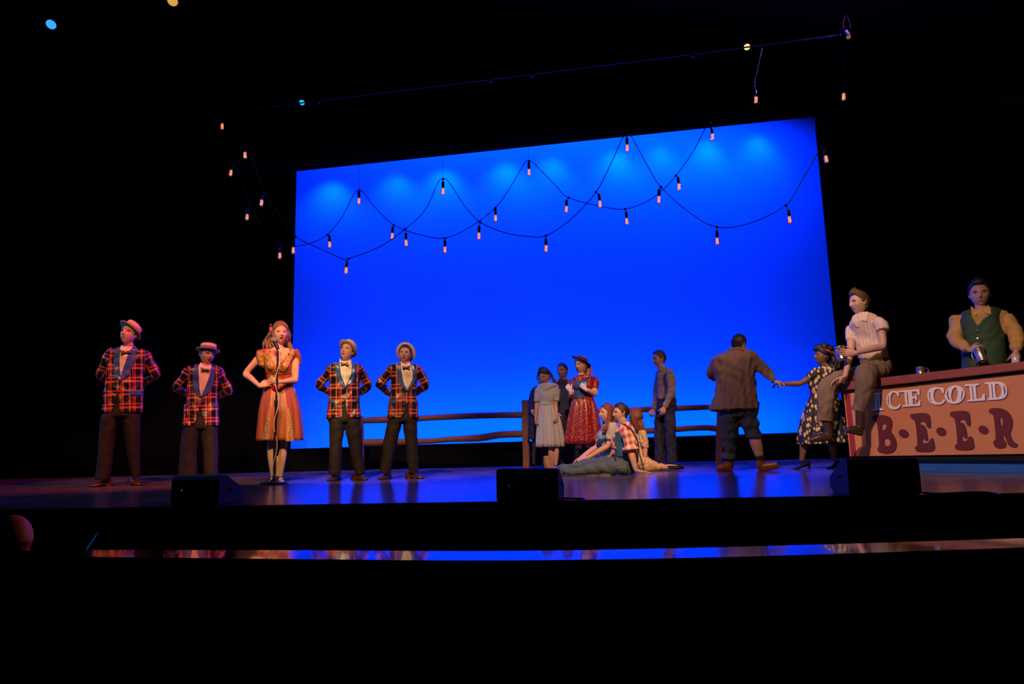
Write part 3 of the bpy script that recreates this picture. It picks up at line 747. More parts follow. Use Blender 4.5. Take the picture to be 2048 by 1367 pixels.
lamp(1697, 74, 9.0, (.55, .30, .08), .028, 'dim brown lamp at the far upper right', .35)
# ------------------------------------------------------------------ string lights
CABLE = mat('black_cable', (.012, .010, .012), .5, spec=.4); SOCK = mat('bulb_socket', (.015, .012, .015), .35)
FIL = mat('filament', (.1, .05, .02), .5, emit=((1, .30, .14), 1.5))
def glass_mat():
    N = NT('bulb_glass'); t = N.t; t.nodes.remove(N.b); o = t.nodes['Material Output']
    gl = N.n('ShaderNodeBsdfGlossy'); gl.inputs['Roughness'].default_value = .08; tr = N.n('ShaderNodeBsdfTransparent'); tr.inputs[0].default_value = (.85, .72, .66, 1)
    lw = N.n('ShaderNodeLayerWeight'); lw.inputs[0].default_value = .25; mx = N.n('ShaderNodeMixShader')
    N.l(lw.outputs['Facing'], mx.inputs[0]); N.l(tr.outputs[0], mx.inputs[1]); N.l(gl.outputs[0], mx.inputs[2]); N.l(mx.outputs[0], o.inputs[0]); return N.m
GLASS = glass_mat()
def bulb_parts():
    mb = MB(); n = 12; prof = [(.010, .0), (.014, -.012), (.026, -.035), (.033, -.065), (.031, -.095), (.020, -.118), (.006, -.128)]
    mb.rings([[Vector((cos(2 * pi * i / n) * r, sin(2 * pi * i / n) * r, z)) for i in range(n)] for r, z in prof]); g = mb.build('bulb', GLASS)
    mb = MB(); mb.rings([[Vector((cos(2 * pi * i / n) * r, sin(2 * pi * i / n) * r, z)) for i in range(n)] for r, z in ((.009, .075), (.017, .070), (.021, .05), (.021, .012), (.018, -.012))]); s_ = mb.build('socket', SOCK)
    mb = MB()
    for k in range(5):
        a = k * 2 * pi / 5; b = a + .9
        mb.tube([(cos(a) * .013, sin(a) * .013, -.03), (cos(b) * .016, sin(b) * .016, -.098)], [.0062, .0062], 6, seg=2)
    f = mb.build('filament', FIL); return g, s_, f
g_, s_, f_ = bulb_parts()
protos = (g_, s_, f_)
def strand(pts, bulbs, wires, depA, depB, label):
    xs = [p[0] for p in pts]; x0, x1 = min(xs), max(xs)
    def at(x, y): return depth_at(x, y, depA + (depB - depA) * (x - x0) / (x1 - x0))
    root = empty('string_lights', at(*pts[0]), label=label, cat='string lights'); R0 = root.location.copy()
    mb = MB(); P = [at(*p) - R0 for p in pts]; mb.tube(P, [.0065] * len(P), 6, seg=4); mb.build('cable', CABLE, root)
    for (nx, ny, bx, by) in bulbs:
        a = at(nx, ny) - R0; b = at(bx, by - 5) - R0; d = (b - a) * .3 + Vector((0, 0, -.13))
        g = g_.copy(); COL.objects.link(g); g.parent = root; g.name = 'bulb'
        tl = Vector((d.x, d.y, d.z)).normalized()
        g.location = b; g.rotation_euler = (-tl).to_track_quat('Z', 'Y').to_euler()
        for q in (s_, f_):
            c = q.copy(); COL.objects.link(c); c.parent = g; c.name = q.name.split('.')[0]
        w_ = MB(); w_.tube([a, (a + b) / 2 + Vector((.004, 0, .02)), b - tl * .07], [.006, .005, .006], 6, seg=3); w_.ell(a, (.022, .018, .018), n=8, m=6); w_.build('drop_wire', CABLE, root)
    for (x0_, y0_, x1_, y1_) in wires:
        w_ = MB(); w_.tube([Vector((at(x1_, y1_).x, at(x1_, y1_).y, 8.295)) - R0, at(x1_, y1_) - R0], [.0028, .0028], 5, seg=1, round_caps=False); w_.build('hanging_wire', CABLE, root)
    return root
Pp = [(447, 225), (462, 290), (470, 325), (484, 365), (500, 408), (530, 458), (562, 488), (580, 492), (615, 488), (655, 469), (685, 432), (708, 388), (718, 381), (728, 386), (748, 412), (788, 450), (840, 469), (890, 476), (940, 454), (991, 415), (1022, 372), (1048, 328), (1058, 322), (1070, 328), (1112, 372), (1137, 395), (1200, 412), (1250, 418), (1295, 402), (1325, 380), (1352, 351), (1385, 305), (1410, 258), (1420, 246), (1460, 228), (1495, 193), (1508, 165), (1524, 96)]
Pb = [(448, 229, 445, 249), (472, 324, 463, 342), (500, 408, 495, 430), (563, 488, 560, 507), (655, 469, 659, 485), (718, 381, 718, 398), (788, 450, 785, 468), (890, 476, 890, 495), (991, 415, 991, 432), (1058, 322, 1058, 340), (1137, 395, 1133, 414), (1250, 418, 1253, 438), (1352, 351, 1357, 369), (1420, 246, 1424, 269), (1508, 165, 1511, 195)]
Qp = [(486, 278), (500, 305), (512, 340), (530, 385), (560, 430), (590, 472), (640, 497), (680, 515), (697, 517), (760, 493), (810, 458), (850, 420), (876, 365), (886, 358), (897, 363), (930, 412), (960, 444), (1010, 465), (1060, 473), (1092, 471), (1140, 440), (1192, 384), (1225, 320), (1246, 275), (1254, 270), (1263, 273), (1290, 322), (1322, 374), (1380, 425), (1434, 454), (1500, 446), (1572, 410), (1605, 358), (1636, 305), (1644, 292), (1665, 222), (1690, 160)]
Qb = [(487, 281, 490, 306), (530, 385, 524, 401), (590, 473, 587, 496), (697, 517, 693, 536), (810, 458, 812, 481), (886, 358, 886, 378), (960, 444, 958, 467), (1092, 471, 1092, 492), (1192, 384, 1199, 403), (1254, 270, 1254, 291), (1322, 374, 1318, 394), (1434, 454, 1434, 477), (1572, 410, 1578, 434), (1644, 292, 1651, 313), (1690, 160, 1687, 188)]
strand(Pp, Pb, [(717, 330, 718, 380), (1056, 292, 1058, 322), (447, 200, 447, 225), (1524, 60, 1524, 96)], 10.2, 9.2, 'back strand of warm filament bulbs swagged across the backdrop, upper right end rising highest')
strand(Qp, Qb, [(887, 305, 886, 358), (1254, 222, 1254, 270), (486, 200, 486, 278), (1690, 90, 1690, 160)], 9.6, 8.6, 'front strand of warm filament bulbs, dipping lowest at its left swag')
for q in protos: bpy.data.objects.remove(q)
# ------------------------------------------------------------------ materials of the clothes
RD = (.75, .05, .035); OR = (.75, .15, .06); KB = (.008, .006, .010); YL = (.72, .50, .24); NV = (.015, .015, .07); PU = (.16, .05, .22)
TARTAN = plaid('tartan_cloth', KB, [(0, KB), (.28, YL), (.305, RD), (.40, NV), (.46, RD), (.54, KB), (.66, PU), (.69, OR), (.80, YL), (.825, KB)],
               [(0, KB), (.30, YL), (.325, OR), (.46, KB), (.58, RD), (.67, YL), (.695, KB), (.86, NV), (.90, KB)], period=.15, rough=.36, bump=.5)
SATIN = mat('blue_satin', (.05, .11, .38), .32, var=.2, vscale=20, spec=.6)
SHIRT = mat('cream_shirt', (.80, .72, .58), .7, var=.08, vscale=25)
BOW = dots('bow_tie_cloth', (.06, .04, .02), (.55, .40, .18), 70, .4)
TROU = mat('dark_trousers', (.010, .007, .006), .8, var=.2, vscale=40, bump=.3, bscale=14)
SHOE = mat('brown_leather', (.06, .025, .015), .28, spec=.6, var=.3)
SHOEB = mat('black_leather', (.012, .009, .009), .25, spec=.6, var=.3)
STRAW = mat('straw', (.72, .52, .32), .75, var=.15, vscale=50, bump=.5, bscale=160)
BANDB = mat('hat_band_blue', (.06, .06, .5), .5); BANDD = mat('hat_band_tan', (.35, .22, .14), .5)
def tux(crop, base, label, rows, arms, legs, shoes, head, neck, hat, P, sl, lr, hair='dark', skin='fair', seed=0, sleevem=None, feet_d=0, band=None):
    s = Fig(*base, label, crop); s.fy = base[1]
    hem = rows[-1][0]; top = rows[0][0]
    q_ = lambda y: .42 if y < hem - (hem - top) * .5 else .33
    inner = [(y, (a + b) / 2 - (b - a) * q_(y), (a + b) / 2 + (b - a) * q_(y)) + tuple(r) for y, a, b, *r in rows if y < hem - (hem - top) * .08]
    wr = [a[2] for a in arms]
    hs = []
    for i, a in enumerate(arms):
        sg = 1 if i == 0 else -1
        hs.append(dict(w=(a[2][0] + sg * 2, a[2][1], a[2][2]), d=(sg, .1, -.1), n=(0, 1, 0), t=(0, 0, 1), curl=20))
    s.body(1.0, inner, arms, legs, neck, head, hs, SKIN[skin], legr=[.062, .055, .045, .045, .034])
    s.hair('short', HAIR[hair], .012, seed)
    pel = hem - (hem - top) * .42
    y0, a0, b0 = rows[-1][0], rows[-1][1], rows[-1][2]; w0 = (b0 - a0)
    def trb(mb):
        s.rows(mb, [(pel, a0 + w0 * .12, b0 - w0 * .12, .5), (y0 - (y0 - pel) * .45, a0 + w0 * .09, b0 - w0 * .09, .5), (y0, a0 + w0 * .05, b0 - w0 * .05, .53), (legs[0][0][1] + (legs[0][1][1] - legs[0][0][1]) * .06, a0 + w0 * .08, b0 - w0 * .04, .5)])
        for l, r in zip(legs, lr):
            P_ = s.P(l); d = (P_[2] - P_[1]); mb.tube([P_[0], P_[0].lerp(P_[1], .5), P_[1], P_[1].lerp(P_[2], .5), P_[2] + d * .02], [r[0] * s.m, (r[0] * .55 + r[1] * .45) * s.m, r[1] * s.m, (r[1] + r[2]) / 2 * s.m, r[2] * s.m], 18, round_caps=False)
    s.garment('trousers', TROU, trb, folds=.003, seed=seed)
    def jb(mb):
        s.rows(mb, rows, depth=.55, p=2.5)
        for a in arms: s.sleeve(mb, a, [r for r in sl], 2.0)
    bones = [((rows[0][1] + rows[0][2], rows[0][0]), 0, 0)]
    cx = (rows[4][1] + rows[4][2]) / 2
    bl = [((cx, hem), (cx, top), .14)]
    for a in arms: bl += [(a[1], a[0], sl[1] * s.m), (a[2], a[1], sl[3] * s.m)]
    j = s.garment('jacket', TARTAN, jb, folds=.006, bones=bl, seed=seed, vox=.009)
    s.cut(j, P['open'])
    T = [j, s.bodyo]
    sh = s.patch(T, P['shirt'], 'shirt', SHIRT, lift=.004, thick=.003, dmax=.12)
    s.patch([sh], [(x, y) for x, y in P['placket']], 'button_placket', SHIRT, sh, lift=.004, thick=.002) if 'placket' in P else None
    T2 = T + ([sh] if sh else [])
    s.patch(T2, P['lapL'], 'lapel', SATIN, j, lift=.008, thick=.006, dmax=.12); s.patch(T2, P['lapR'], 'lapel', SATIN, j, lift=.008, thick=.006, dmax=.12)
    s.patch(T2, P['bow'], 'bow_tie', BOW, lift=.014, thick=.014, dmax=.12)
    for c in P.get('collar', []): s.patch(T2, c, 'collar', SHIRT, sh, lift=.007, thick=.004, dmax=.12)
    for p in P['pock']: s.patch([j], p, 'pocket_flap', SATIN, j, lift=.004, thick=.007)
    xs = [q[0] for q in P['shirt']]; yb = P['bow'][0][1]
    s.cut(j, [(min(xs) - 4, rows[0][0] - (hem - top) * .12), (max(xs) + 4, rows[0][0] - (hem - top) * .12), (max(xs), P['bow'][4][1]), (min(xs), P['bow'][4][1])])
    for a, b in shoes: s.shoe(a, b, SHOE if seed else SHOEB)
    s.hat(STRAW, band or BANDD, **hat)
    return s
tux((600, 660, 4.271), (400, 1282), 'man in tartan tuxedo jacket and tipped straw boater, standing just right of the singer',
    [(268, 335, 440, .8), (285, 285, 490, .6), (303, 236, 532, .5), (345, 228, 537, .5), (400, 245, 515), (470, 250, 508), (530, 245, 508), (620, 238, 515), (700, 230, 522), (752, 225, 528)],
    [[(268, 332, .02), (165, 465, .06), (262, 535, .18)], [(512, 340, .02), (584, 480, .06), (495, 540, .18)]],
    [[(318, 775), (305, 980), (300, 1228)], [(450, 775), (475, 980), (512, 1228)]],
    [((300, .02), (238, -.10)), ((490, .02), (572, -.10))],
    dict(c=(400, 184, -.01), yaw=-24, pitch=14, roll=6, hu=165, open=1, lips=LIPS), [(392, 300, .03), (398, 240, .01)],
    dict(tilt=14, pitch=-24, up=.048, back=.012, brim=.135), dict(
        shirt=[(338, 240), (360, 262), (400, 268), (436, 250), (448, 300), (440, 370), (390, 484), (350, 390), (336, 310)],
        lapL=[(337, 262), (308, 275), (300, 310), (305, 370), (330, 440), (378, 494), (390, 488), (388, 478), (352, 385), (340, 300)],
        lapR=[(438, 255), (462, 275), (478, 320), (480, 375), (470, 400), (440, 440), (395, 494), (387, 482), (438, 370), (443, 300)],
        bow=[(346, 268), (372, 280), (382, 280), (411, 270), (411, 302), (382, 292), (372, 292), (348, 300)],
        collar=[[(340, 238), (352, 262), (370, 282), (352, 292), (338, 266)], [(436, 248), (440, 272), (424, 302), (404, 282)]],
        placket=[(388, 300), (394, 300), (394, 460), (388, 460)],
        pock=[[(235, 582), (295, 590), (292, 622), (234, 618)], [(470, 575), (512, 592), (516, 614), (490, 615)]],
        open=[(384, 565), (376, 620), (352, 760), (424, 762), (402, 700), (388, 620)]),
    [40, 40, 37, 33, 30], [(66, 54, 50), (70, 60, 38)], 'brown', 'fair', 1)
tux((600, 660, 4.271), (850, 1270), 'man in tartan tuxedo jacket with boater worn back like a halo, feet wide apart',
    [(270, 855, 940, .8), (290, 800, 985, .6), (308, 755, 1030, .5), (345, 748, 1040, .5), (400, 768, 1012), (470, 778, 1000), (520, 775, 1000), (600, 762, 1008), (680, 750, 1012), (750, 742, 1018)],
    [[(785, 335, .02), (676, 468, .06), (775, 540, .18)], [(1008, 338, .02), (1074, 472, .06), (985, 540, .18)]],
    [[(812, 775), (764, 980), (727, 1215)], [(940, 775), (955, 980), (970, 1212)]],
    [((732, .02), (680, -.10)), ((945, .02), (1066, -.05))],
    dict(c=(897, 208, -.01), yaw=-10, pitch=4, roll=4, hu=160, open=1, jaw=.26), [(900, 305, .03), (900, 250, .01)],
    dict(tilt=6, pitch=-52, up=.035, back=.045, brim=.135), dict(
        shirt=[(862, 262), (880, 290), (905, 296), (938, 270), (945, 300), (965, 360), (962, 420), (912, 514), (880, 440), (862, 350)],
        lapL=[(858, 275), (835, 290), (828, 340), (832, 400), (850, 460), (905, 523), (916, 514), (882, 440), (866, 350), (862, 295)],
        lapR=[(942, 280), (975, 310), (995, 345), (995, 400), (985, 440), (925, 526), (913, 515), (960, 420), (963, 360), (946, 310)],
        bow=[(872, 302), (898, 311), (908, 311), (937, 302), (935, 332), (908, 322), (898, 322), (876, 330)],
        collar=[[(862, 262), (872, 285), (893, 305), (876, 312), (860, 290)], [(938, 268), (944, 296), (932, 318), (910, 302)]],
        placket=[(902, 330), (907, 330), (910, 490), (905, 490)],
        pock=[[(758, 590), (820, 588), (815, 625), (757, 620)], [(980, 600), (1010, 600), (1012, 635), (985, 630)]],
        open=[(914, 600), (897, 680), (868, 757), (942, 757), (928, 680)]),
    [40, 40, 36, 33, 28], [(62, 58, 47), (62, 50, 44)], 'black', 'mid', 2)
tux((335, 670, 7.193), (450, 2100), 'shorter man in tartan tuxedo jacket, boater with blue band, behind the left floor monitor',
    [(410, 470, 640, .8), (440, 380, 710, .6), (478, 250, 790, .5), (540, 232, 805, .48), (650, 285, 750), (760, 290, 735), (860, 285, 720), (960, 265, 720), (1080, 240, 735), (1200, 215, 738), (1308, 203, 742)],
    [[(285, 535, .02), (128, 752, .05), (300, 860, .17)], [(760, 560, .02), (876, 790, .05), (720, 890, .17)]],
    [[(350, 1330), (300, 1640), (292, 2030)], [(600, 1330), (615, 1640), (630, 2030)]],
    [((300, .02), (240, -.12)), ((630, .02), (700, -.12))],
    dict(c=(572, 282, -.01), yaw=26, pitch=-4, roll=6, hu=290, open=1), [(545, 475, .03), (560, 380, .01)],
    dict(tilt=4, pitch=-10, up=.052, back=.005, brim=.140), dict(
        shirt=[(478, 388), (452, 430), (440, 480), (440, 600), (450, 750), (480, 885), (560, 720), (615, 560), (632, 470), (630, 425), (590, 452), (520, 432)],
        lapL=[(448, 415), (380, 455), (358, 500), (362, 640), (375, 780), (420, 860), (472, 892), (484, 884), (458, 760), (446, 600), (444, 480)],
        lapR=[(630, 425), (655, 440), (692, 480), (684, 580), (652, 720), (600, 820), (500, 890), (478, 886), (556, 720), (612, 560), (632, 470)],
        bow=[(484, 452), (528, 480), (545, 484), (600, 488), (598, 520), (545, 504), (528, 500), (486, 518)],
        collar=[[(476, 386), (500, 430), (530, 470), (480, 480), (452, 440)], [(628, 420), (632, 460), (600, 520), (560, 470)]],
        placket=[(512, 530), (522, 530), (500, 800), (490, 800)],
        pock=[[(265, 985), (312, 1000), (262, 1042), (232, 1040)], [(650, 985), (735, 1000), (737, 1025), (692, 1036)]],
        open=[(468, 985), (430, 1150), (370, 1318), (552, 1318), (510, 1150)]),
    [66, 64, 60, 55, 46], [(112, 112, 124), (112, 102, 94)], 'dark', 'mid', 3, band=BANDB)
tux((180, 630, 6.507), (390, 2219), 'tall man in tartan tuxedo jacket and pink-lit straw hat at far left of stage',
    [(400, 405, 585, .8), (428, 330, 660, .6), (455, 235, 750, .5), (500, 205, 772, .48), (580, 205, 755, .5), (700, 205, 715), (830, 200, 702), (950, 190, 700), (1100, 165, 698), (1270, 145, 692)],
    [[(245, 520, .02), (140, 775, .07), (240, 880, .19)], [(728, 525, .02), (852, 765, .04), (690, 900, .18)]],
    [[(250, 1300), (207, 1743), (165, 2130)], [(535, 1300), (568, 1743), (599, 2110)]],
    [((225, .02), (-15, -.06)), ((555, .02), (660, -.12))],
    dict(c=(505, 248, -.01), yaw=-30, pitch=6, roll=8, hu=285), [(492, 450, .03), (502, 360, .01)],
    dict(tilt=20, pitch=-20, up=.050, back=.01, brim=.140), dict(
        shirt=[(408, 385), (388, 440), (385, 560), (380, 700), (400, 803), (450, 650), (500, 500), (560, 400), (520, 425), (440, 412)],
        lapL=[(396, 410), (335, 430), (305, 520), (302, 680), (318, 790), (375, 852), (404, 802), (384, 690), (382, 520)],
        lapR=[(560, 390), (622, 430), (597, 520), (560, 640), (500, 780), (400, 852), (375, 852), (400, 803), (447, 650), (502, 500), (556, 402)],
        bow=[(396, 448), (455, 470), (470, 470), (532, 452), (534, 502), (470, 486), (455, 486), (400, 508)],
        collar=[[(408, 383), (430, 430), (455, 465), (405, 470), (385, 440)], [(560, 388), (548, 450), (520, 480), (470, 460)]],
        placket=[(426, 510), (434, 510), (414, 740), (406, 740)],
        pock=[[(515, 975), (698, 980), (695, 1042), (525, 1036)], [(188, 950), (218, 950), (212, 1000), (172, 1015)]],
        open=[(358, 950), (340, 1100), (270, 1272), (408, 1278), (380, 1200), (370, 1000)]),
    [62, 62, 58, 54, 44], [(98, 90, 88), (108, 78, 48)], 'black', 'fair', 4)
# ------------------------------------------------------------------ the singer
RUST = mat('rust_satin', (.34, .075, .020), .42, var=.12, vscale=6, spec=.5, bump=.25, bscale=12)
GOLD = dots('gold_lace', (.34, .14, .04), (.80, .55, .24), 95, .42, .35)
FLESHSHOE = mat('cream_shoe', (.75, .62, .48), .5)
def cv(p): return [((x * 2.109 - 151.9), (y * 2.109 - 113.9)) + tuple(r) for x, y, *r in p]      # from the taller crop
def cvr(p): return [(y * 2.109 - 113.9, a * 2.109 - 151.9, b * 2.109 - 151.9) + tuple(r) for y, a, b, *r in p]
s = Fig(516, 2506, 'woman in rust satin dress with gold trim singing at the microphone stand', (480, 635, 7.593)); s.fy = 2506
UX = Vector((1, 0, 0))
s.body(.92, [(455, 500, 700, .8), (488, 350, 850, .5), (530, 300, 870, .45), (600, 320, 850, .5), (680, 375, 800, .66), (760, 385, 790, .68), (850, 415, 765, .5), (950, 415, 760, .5), (1060, 370, 830, .5), (1180, 350, 850, .5)],
    [[(325, 560, .0), (88, 850, .03), (292, 1032, -.10)], [(855, 590, 0), (838, 945, -.04), (610, 978, -.22)]],
    [[(475, 1200), (470, 1950), (504, 2400)], [(690, 1200), (662, 1950), (606, 2400)]],
    [(600, 520, .03), (600, 440, .02), (607, 360, .01)], dict(c=(612, 246, -.01), yaw=10, pitch=0, roll=-2, hu=322, open=1, jaw=.27, lips=REDLIPS, browm=mat('brow_brown', (.10, .05, .025), .8)),
    [dict(w=(300, 1036, -.11), d=(1, -.15, .38), n=(-.1, 1, -.3), t=(.2, 0, 1), curl=14, spread=10, curls=[10, 16, 22, 28], sc=.92),
     dict(w=(600, 980, -.23), d=(-1, -.05, .35), n=(-.2, .9, .3), t=(0, 0, 1), curl=40, spread=5, curls=[45, 48, 50, 50], tcurl=35, sc=.92)], SKIN['fair'], armr=[.052, .044, .038, .040, .026], nk=.86, vox=.010)
s.hair('long', HAIR['golden'], .018, 5, locks=[([(540, 190, .02), (468, 250, .02), (420, 350, .03), (440, 440, .0), (425, 500, .0)], .014, 16, .018, .007), ([(700, 150, .02), (730, 260, .04), (722, 360, .05), (745, 430, .04), (765, 480, .02)], .013, 12, .012, .006), ([(600, 100, .08), (600, 250, .12), (560, 380, .12), (600, 480, .10)], .02, 14, .05, .006)])
mb = MB(); Fp = s.P([(478, 190, -.02), (470, 165, -.01), (490, 215, 0)])
for p in Fp: mb.ell(p, (.02, .016, .02), n=10, m=8)
mb.build('hair_flower', mat('pink_flower', (.65, .10, .18), .6), s.root)
def db(mb):
    s.rows(mb, [(474, 430, 760, .7), (495, 300, 868, .5), (555, 285, 885, .47), (620, 310, 850, .5), (690, 365, 812, .66), (770, 372, 800, .72), (850, 388, 785, .55), (930, 395, 780, .52), (985, 388, 795, .52), (1060, 360, 825, .54)])
    mb.ell(s.L(490, 730, -.075), (.062, .055, .062)); mb.ell(s.L(680, 730, -.075), (.062, .055, .062))
    s.tube(mb, [(840, 520, 0), (885, 600, 0), (905, 700, .01)], [62, 58, 34]); s.tube(mb, [(310, 530, 0), (315, 620, -.01), (330, 720, -.02)], [62, 66, 36])
dress = s.garment('dress', RUST, db, folds=.003, seed=2, vox=.009)
s.cut(dress, [(455, 470), (448, 560), (480, 650), (545, 720), (575, 738), (605, 720), (700, 630), (770, 530), (770, 465), (600, 440)])
mb = MB(); s.rows(mb, cvr([(515, 265, 442, .5), (540, 250, 452, .52), (575, 240, 466, .6), (700, 214, 500, .66), (820, 204, 514, .7), (938, 196, 519, .74)]), folds=(.09, 9, .15, .6), open_bottom=True, n=96, seg=5)
skirt = mb.build('skirt', RUST, s.root)
for pl, nm in (([(400, 480), (466, 474), (462, 560), (496, 645), (556, 708), (578, 728), (565, 800), (500, 835), (430, 770), (380, 690), (365, 560)], 'gold_trim'),
               ([(756, 470), (835, 484), (825, 560), (780, 640), (730, 740), (660, 830), (600, 790), (574, 738), (594, 710), (684, 622), (750, 534)], 'gold_trim'),
               ([(262, 520), (320, 500), (368, 560), (372, 680), (355, 765), (300, 715), (262, 600)], 'sleeve_ruffle')):
    s.patch([dress], pl, nm, GOLD, dress, lift=.006, thick=.008)
for pl in ([(279, 700), (287, 780), (284, 932), (228, 932), (250, 850)], [(415, 690), (432, 730), (468, 940), (402, 945), (412, 800)]):
    s.patch([skirt], [q[:2] for q in cv(pl)], 'lace_godet', GOLD, skirt, lift=.003, thick=.003)
s.patch([dress], [(398, 820), (600, 848), (780, 825), (782, 838), (600, 862), (398, 835)], 'seam', RUST, dress, lift=.004, thick=.004)
STRAPM = SHOEB
for (hx, tx) in ((502, 470), (606, 640)):
    sh = s.shoe((hx, .06), (tx, -.13), FLESHSHOE, hh=.055, wd=.036, heel_h=.05)
    mb = MB(); a = s.L(hx, 2405, -.03); mb.tube([a + Vector((-.045, .02, -.03)), a + Vector((0, -.045, -.045)), a + Vector((.045, .02, -.03))], [.006] * 3, 6); mb.tube([a + Vector((-.05, -.02, -.11)), a + Vector((0, -.06, -.06)), a + Vector((.05, -.02, -.11))], [.006] * 3, 6); mb.build('ankle_strap', STRAPM, sh)
SINGER = s
# microphone stand
ms = Fig(512, 2570, 'black microphone stand with round base in front of the singer', (480, 635, 7.593), name='microphone_stand', cat='microphone stand', at=s.world((s.L(512, 2506, 0).x, -.30, 0)))
METB = mat('black_metal', (.02, .02, .022), .35, metal=.6, var=.1)
mb = MB(); n = 40; mb.rings([[Vector((cos(2 * pi * i / n) * r, sin(2 * pi * i / n) * r, z)) for i in range(n)] for r, z in ((.125, .001), (.14, .004), (.14, .014), (.13, .022), (.05, .030), (.03, .045), (.016, .06))]); mb.build('base', METB, ms.root)
zt = ms.L(512, 470, 0).z; zm = ms.L(512, 1300, 0).z
mb = MB(); mb.tube([(0, 0, .05), (0, 0, zm)], [.0155, .0155], 12); mb.tube([(0, 0, zm - .03), (0, 0, zm + .03)], [.021, .021], 12); mb.build('pole', METB, ms.root)
mb = MB(); mb.tube([(0, 0, zm), (0, 0, zt)], [.0105, .0105], 12); mb.build('upper_pole', METB, ms.root)
mb = MB(); c = Vector((0, .0, zt)); hd = ms.L(518, 352, .02); mb.tube([c, c.lerp(hd, .6)], [.018, .021], 12); mb.build('microphone_clip', METB, ms.root)
mic = MB(); mic.tube([c.lerp(hd, .35), hd + (hd - c) * 0.0], [.016, .024], 14); m_ = mic.build('microphone', METB, ms.root)
mb = MB(); mb.ell(hd + Vector((.0, .0, .012)), (.040, .040, .032), n=20, m=14); mb.build('microphone_grille', mat('steel_mesh', (.42, .38, .30), .4, metal=.85, bump=.8, bscale=300), m_)
mb = MB(); zz = np.linspace(zt, .06, 16); mb.tube([(sin(i * 1.25) * .020 + .004, -.018 + .008 * cos(i * 1.25), z) for i, z in enumerate(zz)], [.0042] * 16, 6, seg=4)
mb.build('microphone_cable', mat('cream_cable', (.60, .48, .32), .6), ms.root)
# ------------------------------------------------------------------ group at the fence
C4 = (1030, 680, 4.884)
GREY = plaid('striped_grey_cotton', (.3, .33, .33), [(0, (.30, .33, .34)), (.5, (.42, .44, .42)), (.6, (.24, .28, .31))], [(0, (.34, .37, .37)), (.5, (.36, .38, .38))], period=.06, rough=.8)
s = Fig(392, 1264, 'slim woman in pale grey-blue shirt dress smiling down beside the fence post', C4); s.fy = 1264
s.body(.82, [(425, 270, 370, .8), (450, 235, 415, .5), (500, 225, 425, .5), (600, 250, 370, .5), (700, 245, 395, .5), (760, 245, 400, .5)],
    [[(228, 475, 0), (212, 620, .0), (203, 765, -.03)], [(415, 480, 0), (398, 630, 0), (408, 745, -.08)]],
    [[(290, 800), (345, 1050, -.02), (360, 1215, 0)], [(370, 800), (405, 1050, -.04), (398, 1215, -.05)]],
    [(320, 455, .02), (312, 410, 0), (302, 380, 0)], dict(c=(288, 352, -.02), yaw=-30, pitch=-22, roll=-8, hu=150, open=0, jaw=.25, lips=LIPS),
    [dict(w=(203, 768, -.03), d=(-.1, 0, -1), n=(1, 0, 0), t=(0, -1, 0), curl=70, sc=.85), dict(w=(408, 748, -.08), d=(0, -.3, -1), n=(-1, .2, 0), t=(0, -1, .2), curl=75, sc=.85)], SKIN['tan'], nk=.8)
s.hair('up', HAIR['black'], .016, 3, locks=[([(330, 300, .03), (360, 350, .05), (378, 400, .04), (385, 430, .03)], .011, 9, .01, .004)])
def db(mb):
    s.rows(mb, [(418, 262, 372, .75), (436, 225, 415, .55), (470, 212, 432, .48), (530, 218, 425, .55), (590, 238, 388, .58), (615, 240, 378, .55), (660, 236, 385, .55)])
    for a in ([(228, 470, 0), (212, 600, 0)], [(416, 478, 0), (402, 592, 0)]): s.tube(mb, [a[0], ((a[0][0] + a[1][0]) / 2, (a[0][1] + a[1][1]) / 2, 0), a[1]], [32, 35, 32], round_caps=False)
d1 = s.garment('dress', GREY, db, folds=.003, seed=3, vox=.008); clothmap(d1, [(s.L(305, 1040), s.L(305, 420), .14)])
mb = MB(); s.rows(mb, [(610, 240, 378, .55), (640, 236, 384, .57), (720, 228, 420, .62), (850, 221, 452, .68), (1040, 216, 476, .7)], folds=(.12, 13, .1, 1.1), open_bottom=True, n=110, seg=5)
sk = mb.build('skirt', GREY, s.root); clothmap(sk, [(s.L(320, 1040), s.L(320, 420), .14)])
s.patch([d1], [(238, 602), (300, 610), (378, 598), (379, 622), (300, 632), (238, 626)], 'belt', GREY, d1, lift=.004, thick=.006)
for pl in ([(250, 425), (275, 415), (290, 470), (282, 498), (262, 460)], [(372, 415), (405, 440), (350, 462), (300, 485), (310, 455)]): s.patch([d1, s.bodyo], pl, 'collar', GREY, d1, lift=.008, thick=.005)
s.shoe((398, 0), (398, -.12), mat('tan_flat_shoe', (.30, .17, .10), .5), wd=.034, hh=.045); s.shoe((350, .06), (330, -.06), MATS['tan_flat_shoe'], wd=.034, hh=.045)
# person in black, mostly behind her and the post
BLKC = mat('black_wool', (.010, .009, .012), .85, var=.3)
s = Fig(170, 1256, 'person in a long black coat, half hidden behind the fence post', C4, dep=None); s.fy = 1232
s.body(1.0, [(440, 215, 300, .8), (475, 170, 330, .6), (600, 160, 330, .55), (760, 165, 320, .5)], [[(180, 500, .02), (150, 620, .0), (168, 690, -.12)], [(320, 500, .02), (335, 620, .02), (330, 740, 0)]],
    [[(200, 780), (200, 1000), (195, 1200)], [(280, 780), (280, 1000), (280, 1200)]], [(258, 470, .02), (258, 420, .02)], dict(c=(262, 385, .02), yaw=-10, pitch=-15, hu=140),
    [dict(w=(166, 690, -.13), d=(.5, -.1, -.5), n=(.3, .9, 0), t=(.5, 0, .5), curl=35, sc=.9), dict(w=(330, 742, 0), d=(0, 0, -1), n=(-1, 0, 0), t=(0, -1, 0), curl=40, sc=.9)], SKIN['mid'])
